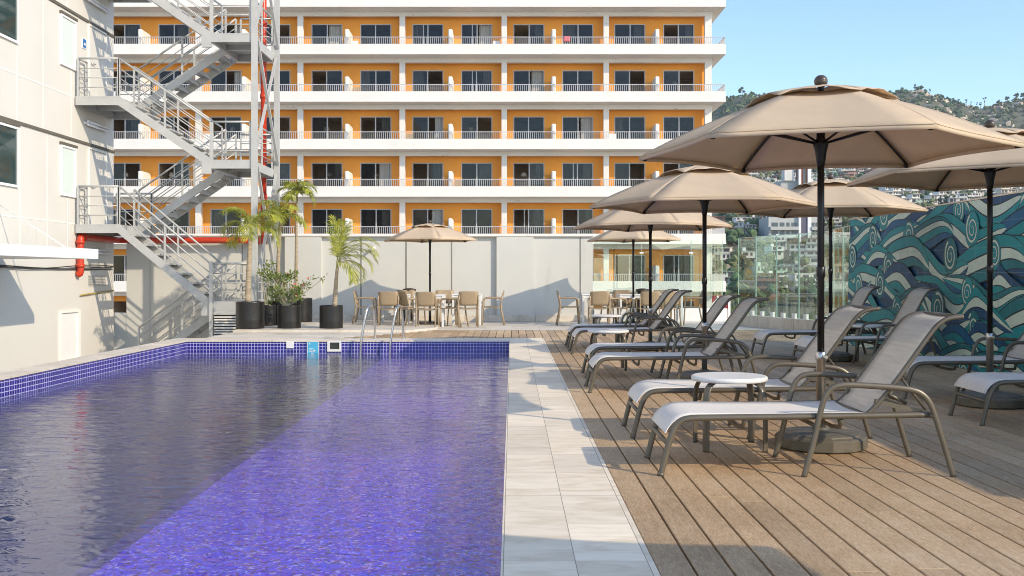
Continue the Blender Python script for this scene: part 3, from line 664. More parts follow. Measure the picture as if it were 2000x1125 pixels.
Ls=[8.19,5.27,2.346]; Rs=[6.71,3.82,.58]
for z in Ls:
    landing(XL0,XL1,z); rail([V(XL0+.05,YF0+.025,z),V(XL1,YF0+.025,z)]); rail([V(XL0+.05,YF0+.06,z),V(XL0+.05,YF0+.5,z)])
    rail([V(XL0+.1,YB1-.025,z),V(XL1,YB1-.025,z)])
for z in Rs:
    landing(XR0,XR1,z); rail([V(XR0+.02,YF0+.025,z),V(XR1-.03,YF0+.025,z)])
    rail([V(XR1-.03,YF0+.06,z),V(XR1-.03,YB1-.06,z)]); rail([V(XR0+.1,YB1-.025,z),V(XR1-.03,YB1-.025,z)])
for za,zb_ in zip(Ls,Rs):
    flight(XL1,za,XR0,zb_,YF0,YF1)
    for y in (YF0+.025,YF1-.025): rail([V(XL1+.02,y,za),V(XR0-.02,y,zb_)])
    b=MB(); b.box(XR0-.22-OX,XR0-OX,YF0-.004-OY,YF0+.046-OY,zb_-.32,zb_-.02); b.build('knee_plate',M['greysteel'],t)
for za,zb_ in ((6.71,5.27),(3.82,2.346),(.58,-.95)):
    flight(XR0,za,XL1,zb_,YB0,YB1)
    for y in (YB0+.025,YB1-.025): rail([V(XR0-.02,y,za),V(XL1+.02,y,zb_)])
for y in (YF0-.035,YB1-.02): b=MB(); b.box(XR1+.001-OX,XR1+.125-OX,y-OY,y+.125-OY,-.4,12.5); b.build('column',M['greysteel'],t)
b=MB(); b.box(XR0-.04-OX,XR0+.04-OX,YF0-.04-OY,YF0-.006-OY,-.5,1.5); b.build('post',M['greysteel'],t)
for za,zb_ in ((3.7,.7),(6.6,3.95),(9.5,6.85),(12.3,9.7)):
    for s in (0,1):
        y0,y1=(YF0+.1,YB1-.03) if s else (YB1-.03,YF0+.1)
        b=MB(); b.tube([V(XR1+.06+.05*s,y0,za),V(XR1+.06+.05*s,y1,zb_)],.03,4); b.build('brace',M['greysteel'],t)
b=MB(); b.box(XR0+.05-OX,XR1-.01-OX,YF0+.002-OY,YF0+.03-OY,.28,.379); b.build('fascia_panel',M['greysteel'],t)
t=thing('louvre_grille','white horizontal slat louvre below the lowest stair landing','louvre',(-6.4,22.85,-.3))
b=MB()
for k in range(10): b.box(-.42,.6,0,.03,-.05+k*.062,-.05+k*.062+.034)
b.build('slat',M['joint'],t); b=MB(); b.box(-.45,.62,.06,.08,-.1,.57); b.build('back_panel',M['darkbox'],t)
# ================================================================ sun loungers
def make_lounger(steep=0):
    t=thing('sun_lounger','','sun lounger')
    rail=[(0,.0),(.03,.12),(.065,.25),(.10,.312),(.145,.342),(.25,.347),(.8,.352),(1.6,.365)]
    arm=[(.845,0),(.905,.216),(.945,.40),(.973,.487),(1.013,.532),(1.08,.548),(1.24,.54),(1.40,.529),(1.515,.512),(1.572,.471),(1.604,.415),(1.637,.318),(1.732,0)]
    for s in (-1,1):
        b=MB(); b.tube(smooth_path([(x,s*.292,z) for x,z in rail],2),.019,8); b.tube([(0,s*.292,0),(.004,s*.292,.02)],.021,8); b.build('side_rail',M['frame'],t)
        b=MB(); b.tube(smooth_path([(x,s*.327,z) for x,z in arm],2),.018,8,ry=.012,up=(0,1,0) if 0 else (1,0,.2)); b.tube([(1.60,s*.30,.362),(1.625,s*.327,.362)],.018,8)
        b.tube([(.93,s*.295,.35),(.935,s*.327,.35)],.014,8); b.build('armrest',M['frame'],t)
    b=MB(); b.tube([(.045,-.292,.19),(.045,.292,.19)],.015,8); b.build('crossbar',M['frame'],t)
    for x in (.50,1.08):
        b=MB(); b.tube(smooth_path([(x,-.285,.335),(x,-.25,.27),(x,.25,.27),(x,.285,.335)],1),.013,8); b.build('crossbar',M['frame'],t)
    b=MB(); b.tube([(.92,-.32,.30),(.92,.32,.30)],.014,8); b.build('crossbar',M['frame'],t)
    b=MB(); b.tube([(1.58,-.29,.365),(1.58,.29,.365)],.015,8); b.build('crossbar',M['frame'],t)
    prof=smooth_path([(.026,0,.255),(.05,0,.30),(.09,0,.338),(.14,0,.362),(.22,0,.371),(.6,0,.367),(1.0,0,.370),(1.22,0,.376)],2)
    rows=[]
    for p in prof: rows.append([(p.x,y,p.z-.014*(1-(y/.285)**2)*min(1,max(0,(p.x-.1)*4))) for y in (-.285,-.2,-.1,0,.1,.2,.285)])
    b=MB(); b.sheet(rows[::-1],.007); b.build('seat',M['sling'],t)
    back=[(1.235,.372),(1.272,.40),(1.385,.536),(1.522,.723),(1.625,.868),(1.672,.917),(1.726,.945),(1.807,.952)]
    c,s_=math.cos(steep),math.sin(steep)
    back=[(1.25+(x-1.25)*c-(z-.37)*s_,.37+(x-1.25)*s_+(z-.37)*c) for x,z in back]
    bp=smooth_path([(x,0,z) for x,z in back],2)
    rows=[[(p.x,y,p.z-.012*(1-(y/.262)**2)) for y in (-.262,-.17,-.08,0,.08,.17,.262)] for p in bp]
    b=MB(); b.sheet(rows[::-1],.006); bk=b.build('backrest',M['slingback'],t)
    b=MB()
    for s in (-1,1): b.tube([p+Vector((.004,s*.272,-.004)) for p in bp],.015,8)
    e=bp[-1]; b.tube([e+Vector((0,-.272,-.004)),e+Vector((0,.272,-.004))],.013,8)
    b.tube([bp[0]+Vector((-.01,-.29,-.01)),bp[0]+Vector((-.01,.29,-.01))],.013,8); b.build('back_frame',M['frame'],bk)
    m=Vector((back[2][0],0,back[2][1]))
    b=MB()
    for s in (-.20,.20):
        b.tube([(m.x-.03,s,m.z-.04),(1.50,s,.42)],.012,6); b.tube([(1.29,s*1.3,.44),(1.585,s*1.3,.375)],.014,4,ry=.02)
        b.tube([(m.x+.06,s*1.25,m.z+.05),(1.6,s*1.25,.385)],.009,6)
    for x in (1.36,1.44,1.52): b.tube([(x,-.262,.445-(x-1.29)*.22),(x,.262,.445-(x-1.29)*.22)],.008,6)
    b.build('recline_rack',M['frame'],t)
    return t
L0=make_lounger(); LS=make_lounger(math.radians(7.5)); T0=kids(L0); TS=kids(LS)
spots=[(.885,5.95+.292,0,'nearest pale sun lounger, in full sun beside the near white side table'),
 (.886,7.33+.292,0,'sunlit lounger just behind the near white side table and nearest parasol pole'),
 (.79,10.12+.292,0,'lounger just in front of the second poolside parasol pole'),
 (.86,11.6+.292,0,'lounger just behind the second poolside parasol pole, half hidden'),
 (.904,15.04+.292,0,'lounger in front of the third parasol pole, seat behind the middle side table'),
 (.905,16.27+.292,0,'farthest poolside lounger, behind the third parasol pole near the dining tables'),
 (3.73,7.92+.292,0,'shaded lounger at the right picture edge, in front of a parasol base'),
 (3.78,9.62+.292,0,'shaded lounger against the wave mural behind the right parasol pole'),
 (3.78,12.92+.292,1,'shaded lounger with upright back in front of the back right parasol by the mural'),
 (3.58,14.38+.292,1,'shaded lounger with upright back near the mural corner and glass railing')]
for i,(x,y,st,lab) in enumerate(spots):
    src,tr=(LS,TS) if st else (L0,T0)
    if i==0: L0.location=(x,y,0); L0['label']=lab; L0['group']='pale sling sun loungers'; continue
    if i==8: LS.location=(x,y,0); LS['label']=lab; LS['group']='pale sling sun loungers'; continue
    c=dup(src,(x,y,0),random.uniform(-.012,.012),lab,tree=tr); c['group']='pale sling sun loungers'

# ================================================================ round side tables
def make_table():
    t=thing('side_table','','side table',group='round white side tables')
    b=MB(); b.lathe([(.0,.472),(.225,.472),(.232,.464),(.252,.464),(.259,.470),(.262,.482),(.259,.494),(.250,.499),(.240,.4985),(.0,.497)],40); b.build('table_top',M['plasticwhite'],t)
    for k in range(4):
        a=PI/4+k*PI/2; c,s=math.cos(a),math.sin(a)
        pts=smooth_path([(.283,0),(.283,.25),(.281,.36),(.262,.43),(.21,.462),(.13,.468)],2)
        b=MB(); b.tube([(r*c,r*s,z) for r,z in ((p.x,p.y) for p in [Vector((q[0],q[1])) for q in pts])],.010,8,ry=.028,up=(c,s,0)); b.build('leg',M['frame'],t)
    b=MB(); b.lathe([(.12,.455),(.15,.455),(.15,.471),(.12,.471)],20); b.build('leg_ring',M['frame'],t)
    return t
tb=make_table(); TT=kids(tb)
for i,(x,y,lab) in enumerate([(1.51,6.94,'round white side table nearest the viewer, between the two sunlit loungers'),
  (1.22,12.65,'round white side table standing behind the second pair of poolside loungers'),
  (1.63,17.3,'farthest round white side table, just in front of the dining chairs'),
  (4.95,13.95,'round white side table in shade between two loungers by the mural'),
  ]):
    if i==0: tb.location=(x,y,0); tb['label']=lab
    else: dup(tb,(x,y,0),None,lab,tree=TT)

# ================================================================ parasols
def make_umbrella(R=1.2,zr=2.06,rise=.42,square_base=False):
    t=thing('parasol','','parasol',group='beige canvas parasols')
    zt=zr+rise
    def zc(u): return zr+rise*(1-u**1.55)
    b=MB(); b.tube([(0,0,.62),(0,0,zt+.05)],.024,14); b.lathe([(.026,1.18),(.03,1.185),(.03,1.25),(.026,1.255)],14); b.build('pole',M['black'],t)
    b=MB(); b.lathe([(.031,.10),(.031,.60),(.036,.605),(.036,.66),(.027,.665)],16); b.tube([(.03,0,.63),(.075,0,.63)],.012,8); b.build('sleeve',M['steel'],t)
    b=MB()
    if square_base: b.bbox(-.25,.25,-.25,.25,0,.10,.015)
    else:
        b.lathe([(.0,0),(.285,0),(.31,.012),(.312,.075),(.298,.088),(.27,.094),(.262,.105),(.15,.122),(.06,.128),(.05,.14),(.0,.14)],14,rot=.2,smooth=False)
    b.build('base',M['binm'] if square_base else M['base'],t)
    nu,na=9,7; rows=[]
    def pt(u,k,f,sag=1):
        a0=PI/3*k;a1=PI/3*(k+1)
        p0=Vector((math.cos(a0),math.sin(a0)));p1=Vector((math.cos(a1),math.sin(a1)))
        q=(p0*(1-f)+p1*f)*R*u; w=4*f*(1-f)
        q*=1-.055*w*max(0,(u-.55)/.45)**2
        return (q.x,q.y,zc(u)-.022*w*math.sin(PI*min(1,u))*sag+(.012*w*u**6))
    b=MB()
    for k in range(6):
        rows=[[pt(.2+.8*i/nu,k,j/na) for j in range(na+1)] for i in range(nu+1)]
        b.sheet(rows,.004)
        hem=[]
        for dz in (0,-.028): hem.append([(p[0]*.999,p[1]*.999,p[2]+dz) for p in rows[-1]])
        b.sheet(hem[::-1],.003)
    cn=b.build('canopy',M['canopy'],t)
    b=MB()
    for k in range(6):
        rows=[]
        for i in range(5):
            u=.04+.36*i/4; r=[]
            for j in range(na+1):
                p=pt(u,k,j/na,0); w=4*(j/na)*(1-j/na)
                r.append((p[0],p[1],p[2]+.028+.022*w*(i/4)**2+.006*math.sin(j*2.1+k)*(i/4)-.03*(i/4)*(1-w)*.6))
            rows.append(r)
        b.sheet(rows,.003)
    b.build('vent',M['canopy'],cn)
    b=MB(); b.lathe([(.0,-.045),(.02,-.042),(.028,-.03),(.043,-.012),(.046,.004),(.0455,.006),(.0455,.010),(.046,.012),(.040,.03),(.024,.045),(0,.05)],18,(0,0,zt+.058)); b.build('finial',M['finial'],t)
    b=MB(); hz=zr+.055
    b.lathe([(.026,hz-.16),(.032,hz-.12),(.04,hz-.06),(.052,hz-.015),(.052,hz+.01),(.04,hz+.02),(.03,hz+.03),(.03,hz+.10),(.026,hz+.11)],16); b.build('hub',M['black'],t)
    for k in range(6):
        a=PI/3*k; c,s=math.cos(a),math.sin(a)
        b=MB(); b.tube([(R*u*c*.995,R*u*s*.995,zc(u)-.016) for u in (.05,.2,.35,.5,.65,.8,.9,.975)],.008,6,ry=.011); b.bbox(R*.965*c-.014,R*.965*c+.014,R*.965*s-.014,R*.965*s+.014,zr-.03,zr+.0,.005)
        rb=b.build('rib',M['black'],t)
        b=MB(); b.tube([(.04*c,.04*s,hz),(R*.56*c,R*.56*s,zc(.56)-.022)],.0085,6); b.build('strut',M['black'],rb)
    return t
U=make_umbrella(1.28); UT=kids(U); U2=make_umbrella(1.14,2.0,.36,True); UT2=kids(U2)
us=[(2.15,6.95,-78,0,'largest and nearest beige parasol, its pole between the two sunlit loungers'),
 (2.15,11.15,-65,-.09,'second poolside beige parasol, standing over the second pair of loungers'),
 (2.21,15.95,-80,-.10,'third poolside beige parasol, over the farthest pair of loungers'),
 (4.38,9.15,-92,.03,'beige parasol at the right picture edge in front of the wave mural'),
 (4.45,13.95,-75,.02,'beige parasol at the near end of the glass railing, over the upright loungers'),
 (3.35,1.1,-70,0,'beige parasol behind the viewer that shades the near deck corner')]
for i,(x,y,r,dz,lab) in enumerate(us):
    if i==0: c=U
    else: c=dup(U,tree=UT)
    c.location=(x,y,dz); c.rotation_euler=(0,0,math.radians(r)); c['label']=lab
    if dz:   # the whole parasol is set lower or higher in its sleeve: keep the base on the deck
        for k in kids(c):
            if k.name.split('.')[0] in ('base','sleeve'): k.location=(0,0,-dz)
for i,(x,y,r,lab) in enumerate([(-1.91,23.25,-75,'beige parasol over the left dining tables before the grey wall'),(2.82,23.2,-85,'beige parasol over the right dining tables before the glass railing')]):
    c=U2 if i==0 else dup(U2,tree=UT2)
    c.location=(x,y,0); c.rotation_euler=(0,0,math.radians(r)); c['label']=lab

# ================================================================ dining tables and chairs
def make_dtable():
    t=thing('dining_table','','table',group='square white dining tables')
    b=MB(); b.bbox(-.35,.35,-.35,.35,.705,.735,.006); b.build('table_top',M['whitemetal'],t)
    b=MB()
    for x0,x1,y0,y1 in ((-.31,.31,-.33,-.31),(-.31,.31,.31,.33),(-.33,-.311,-.31,.31),(.311,.33,-.31,.31)): b.box(x0,x1,y0,y1,.65,.704)
    b.build('apron',M['whitemetal'],t)
    for sx_ in (-1,1):
        for sy in (-1,1): b=MB(); b.bbox(sx_*.32-.024,sx_*.32+.024,sy*.32-.024,sy*.32+.024,0,.704,.004); b.build('leg',M['whitemetal'],t)
    return t
dt=make_dtable(); DT=kids(dt)
for i,(x,y,lab) in enumerate([(-2.78,23.6,'white square table at the left end of the left dining group'),(-1.91,23.2,'white square table under the left dining parasol'),(-1.07,23.85,'white square table at the right end of the left dining group'),
  (2.0,23.85,'white square table at the left end of the right dining group'),(2.85,23.55,'white square table under the right dining parasol'),(3.68,23.85,'white square table at the right end of the right dining group')]):
    if i==0: dt.location=(x,y,0); dt['label']=lab
    else: dup(dt,(x,y,0),None,lab,tree=DT)
def make_chair():
    # faces +y: back towards -y
    t=thing('dining_chair','','chair',group='taupe resin dining chairs')
    b=MB(); rows=[[(x,y,.44-.012*(1-(x/.22)**2)-(.01 if y<-.1 else 0)+(-.012 if y>.2 else 0)) for x in (-.22,-.12,0,.12,.22)] for y in (-.20,-.1,0,.1,.19,.225)]
    b.sheet(rows,.018); b.build('seat',M['taupe'],t)
    rows=[]
    for z,y,w in ((.49,-.215,.20),(.55,-.228,.215),(.65,-.25,.225),(.76,-.275,.228),(.80,-.285,.222),(.815,-.288,.20)):
        rows.append([(w*f,y-.02*(1-f*f)*1.0,z) for f in (-1,-.6,-.2,.2,.6,1)])
    b=MB(); b.sheet(rows,.016); b.build('backrest',M['taupe'],t)
    for s in (-1,1):
        b=MB(); b.tube([(s*.215,-.30,0),(s*.215,-.235,.30),(s*.218,-.215,.46),(s*.222,-.235,.60),(s*.222,-.262,.72)],.017,8,ry=.02); b.build('leg',M['taupe'],t)
        b=MB(); b.tube([(s*.225,.235,0),(s*.225,.215,.30),(s*.225,.205,.43)],.016,8); b.build('leg',M['taupe'],t)
        b=MB(); b.tube(smooth_path([(s*.225,.205,.42),(s*.235,.20,.58),(s*.24,.17,.635),(s*.24,.05,.65),(s*.238,-.12,.645),(s*.225,-.24,.64)],2),.014,8,ry=.02); b.build('armrest',M['taupe'],t)
    return t
ch=make_chair(); CT=kids(ch)
E_,Wd_=-PI/2,PI/2    # facing +x / facing -x
chairs=[(-3.44,23.6,E_,'chair seen from the side at the far left of the left dining group'),
 (-2.80,22.75,.05,'chair with its back to the pool at the left table of the left dining group'),
 (-2.30,22.85,-.9,'turned chair between the left and middle tables of the left dining group'),
 (-2.62,24.35,PI,'chair behind the left table of the left dining group, facing the pool'),
 (-1.90,22.35,-.04,'chair with its back to the pool in front of the left dining parasol pole'),
 (-1.60,24.1,PI+.15,'chair behind the middle table of the left dining group, facing the pool'),
 (-1.36,22.95,Wd_-.35,'chair turned sideways between the middle and right tables of the left dining group'),
 (-1.02,22.95,.12,'chair with its back to the pool at the right table of the left dining group'),
 (-.48,23.75,Wd_,'chair seen from the side at the right end of the left dining group'),
 (1.36,23.75,E_,'chair seen from the side at the far left of the right dining group'),
 (2.0,22.95,.0,'chair with its back to the pool at the left table of the right dining group'),
 (2.38,23.2,-1.2,'turned chair between the left and middle tables of the right dining group'),
 (2.62,24.25,PI-.3,'chair behind the middle table of the right dining group, facing the pool'),
 (3.10,22.75,.06,'chair with its back to the pool in front of the right dining parasol'),
 (3.55,22.95,.35,'chair half hidden by loungers at the right table of the right dining group'),
 (3.75,24.6,PI,'chair behind the right table of the right dining group, facing the pool'),
 (4.28,23.75,Wd_,'chair seen from the side at the right end of the right dining group')]
for i,(x,y,r,lab) in enumerate(chairs):
    if i==0: ch.location=(x,y,0); ch.rotation_euler=(0,0,r); ch['label']=lab
    else: dup(ch,(x,y,0),r,lab,tree=CT)
def make_bin(x,y,lab):
    t=thing('litter_bin',lab,'bin',(x,y,0))
    b=MB(); b.lathe([(.15,0),(.155,.02),(.155,.62),(.145,.63)],20); b.build('body',M['binm'],t)
    b=MB(); b.lathe([(.12,.632),(.12,.78)],12); b.build('neck',M['darkbox'],t)
    b=MB(); b.lathe([(.165,.78),(.168,.80),(.165,.84),(.05,.86),(0,.86)],20); b.build('lid',M['binm'],t)
make_bin(-2.55,24.8,'dark brown litter bin by the grey wall behind the left dining tables')
make_bin(3.18,24.35,'dark brown litter bin behind the right dining tables')

# ================================================================ palms and pots
def pot(x,y,z,r,h,lab):
    t=thing('plant_pot',lab,'plant pot',(x,y,z),group='round black plant pots')
    b=MB(); b.lathe([(r*.985,0),(r,.02),(r,h*.3),(r*1.003,h*.31),(r,h*.33),(r,h-.02),(r*1.004,h-.005),(r*.985,h),(r*.93,h),(r*.92,h-.05)],36); b.build('wall',M['pot'],t)
    b=MB(); b.lathe([(0,h-.035),(r*.6,h-.03),(r*.925,h-.045)],20); b.build('soil',M['soil'],t)
def frond(b,base,az,Lf,el0,droop,width,rnd,nl=26):
    d=Vector((math.cos(az),math.sin(az),0)); pts=[]; p=Vector(base); el=el0; n=14
    for i in range(n+1):
        pts.append(p.copy()); p=p+(d*math.cos(el)+Vector((0,0,1))*math.sin(el))*Lf/n; el-=droop/n*(.5+1.1*i/n)
    b.tube(pts,.009,5,mi=1,r1=.002)
    side=Vector((-d.y,d.x,0))
    for i in range(nl):
        u=.10+.90*i/(nl-1); k=min(n-1,int(u*n)); q=pts[k]+(pts[k+1]-pts[k])*(u*n-k); tg=(pts[k+1]-pts[k]).normalized(); upv=side.cross(tg)
        for s in (-1,1):
            ll=width*(.55+.9*math.sin(PI*min(1,.12+u*.86)))*rnd.uniform(.85,1.15)*(1 if u<.97 else .7)
            ang=rnd.uniform(.55,.85)*(1-.45*u)
            dr=(side*s*math.sin(ang+.25)+tg*math.cos(ang+.25)*1.0+upv*rnd.uniform(-.05,.25)).normalized()
            w=.0095*rnd.uniform(.8,1.2); wv=dr.cross(upv); wv=wv.normalized()*w if wv.length>.01 else tg*w
            m1=q+dr*ll*.5+Vector((0,0,-.02*ll)); e=q+dr*ll+Vector((0,0,-ll*rnd.uniform(.16,.38)))
            b.add([q-wv*.4,q+wv*.4,m1+wv,e,m1-wv],[(0,1,2,4),(4,2,3)],0)
def palm(x,y,z,h,lean,lab,fronds,Lf,width,r=.05,seed=1,frl=None):
    rnd=random.Random(seed); t=thing('palm_tree',lab,'palm',(x,y,z))
    pts=[(lean*(i/8)**1.5,lean*.3*(i/8),h*i/8) for i in range(9)]
    b=MB(); rp=[Vector(p) for p in pts]
    for i in range(8): b.tube([rp[i],rp[i+1]],r*(1.25-.5*i/8),10,r1=r*(1.25-.5*(i+1)/8)*1.0,caps=(i in (0,7)))
    b.build('trunk',M['trunk'],t)
    top=rp[-1]
    b=MB(); b.tube([top-Vector((0,0,.05)),top+Vector((0,0,.10)),top+Vector((0,0,.2))],r*.7,8,r1=.012); b.build('crown_shaft',M['rachis'],t)
    for k in range(fronds):
        if frl: az,el,dr,lf=frl[k]
        else: az=k*2.4+rnd.uniform(-.3,.3); el=.25+1.15*(k/fronds)+rnd.uniform(-.12,.12); dr=rnd.uniform(1.7,2.5); lf=Lf*rnd.uniform(.85,1.1)
        b=MB(); frond(b,top+Vector((0,0,.08+.06*k/fronds)),az,lf,el,dr,width,rnd,34); b.build('frond',[M['frond'],M['rachis']],t)
z0=.046
def at(px,Y): return (px-1000)/F*Y
pot(at(488.5,21.4),21.4,z0,.30,.57,'largest black pot, at the left end of the row, holding the left palm')
pot(at(565,21.5),21.5,z0,.25,.49,'black pot holding the pink flowering shrub')
pot(at(647,21.5),21.5,z0,.25,.49,'black pot standing alone on the right, holding the short windswept palm')
pot(at(522,22.6),22.6,z0,.2,.47,'narrow black pot squeezed behind the left palm pot')
pot(at(546,23.0),23.0,z0,.26,.55,'black pot holding the slim middle palm, behind the flowering shrub')
pot(at(588,24.3),24.3,z0,.27,.58,'black pot farthest back, holding the tall thin palm')
palm(at(484,21.4),21.4,z0+.52,1.56,.06,'left potted palm with arching fronds and a pale trunk',10,.84,.27,.055,3)
palm(at(541,23.0),23.0,z0+.5,1.88,.07,'slim middle potted palm with sparse drooping fronds',8,.74,.25,.045,8)
palm(at(578,24.3),24.3,z0+.53,2.52,.02,'tallest thin potted palm, its crown in front of the orange hotel',11,.54,.21,.036,5)
palm(at(654,21.5),21.5,z0+.45,.85,.05,'short potted palm with fronds blown to the right',9,.8,.26,.045,4,
  [(0.1,1.3,2.2,1.2),(-.25,1.1,2.4,1.2),(.3,.95,2.4,1.1),(-.1,.7,2.4,1.0),(.1,.35,2.5,.85),(-.6,.1,2.1,.75),(.8,1.45,.7,.95),(2.6,1.52,.2,.98),(-1.0,1.5,.4,.9)])
def shrub(x,y,z,lab,seed,tips,fl=True):
    rnd=random.Random(seed); t=thing('flowering_shrub',lab,'shrub',(x,y,z)); br=MB(); lf=MB(); fw=MB()
    def leaves(p,n,r):
        for _ in range(n):
            d=Vector((rnd.gauss(0,1),rnd.gauss(0,1),rnd.gauss(.35,.8))).normalized(); q=p+d*rnd.uniform(.0,r); l=rnd.uniform(.05,.095); w=l*.26
            s=d.cross(Vector((rnd.gauss(0,1),rnd.gauss(0,1),1))).normalized()*w; nn=d.cross(s).normalized()*w*.4
            lf.add([q,q+d*l*.5+s-nn*.5,q+d*l,q+d*l*.5-s-nn*.5,q+d*l*.5+nn],[(0,1,4),(1,2,4),(2,3,4),(3,0,4)])
    for (tx,ty,tz,n) in tips:
        e=Vector((tx,ty,tz)); m=Vector((tx*.45,ty*.4,tz*rnd.uniform(.35,.55))); b0=Vector((rnd.uniform(-.05,.05),rnd.uniform(-.05,.05),0))
        pts=smooth_path([b0,m+Vector((rnd.uniform(-.04,.04),0,rnd.uniform(-.05,.05))),e],2); br.tube(pts,.014,6,r1=.006); leaves(e,n,.09)
        if fl and rnd.random()<.1:
            for _ in range(rnd.randint(1,3)):
                c=e+Vector((rnd.uniform(-.07,.07),rnd.uniform(-.08,0),rnd.uniform(0,.09)))
                for k in range(5):
                    a=k*2*PI/5; d=Vector((math.cos(a),-.35,math.sin(a)))*.028; s=Vector((-math.sin(a),0,math.cos(a)))*.013
                    fw.add([c,c+d*.6+s,c+d,c+d*.6-s],[(0,1,2,3)])
    br.build('branch',M['branch'],t); lf.build('foliage',M['leaf'],t)
    if fl: fw.build('blossom',M['flower'],t)
rnd=random.Random(5)
tips=[(rnd.uniform(-.34,.30),rnd.uniform(-.25,.25),rnd.uniform(.14,.72),rnd.randint(14,30)) for _ in range(34)]+[(.80,-.05,.62,12),(.52,0,.60,8),(-.33,0,.92,10),(-.45,-.1,.72,12),(.38,.1,.45,40),(.30,-.1,.25,40)]
shrub(at(560,21.5),21.5,z0+.45,'bushy shrub with pink flowers and long bare branches in a black pot',6,tips)
shrub(at(520,22.6),22.6,z0+.43,'slender pale leafy shrub behind the left palm trunk',9,[(rnd.uniform(-.15,.2),rnd.uniform(-.1,.1),rnd.uniform(.05,.95),22) for _ in range(13)],False)
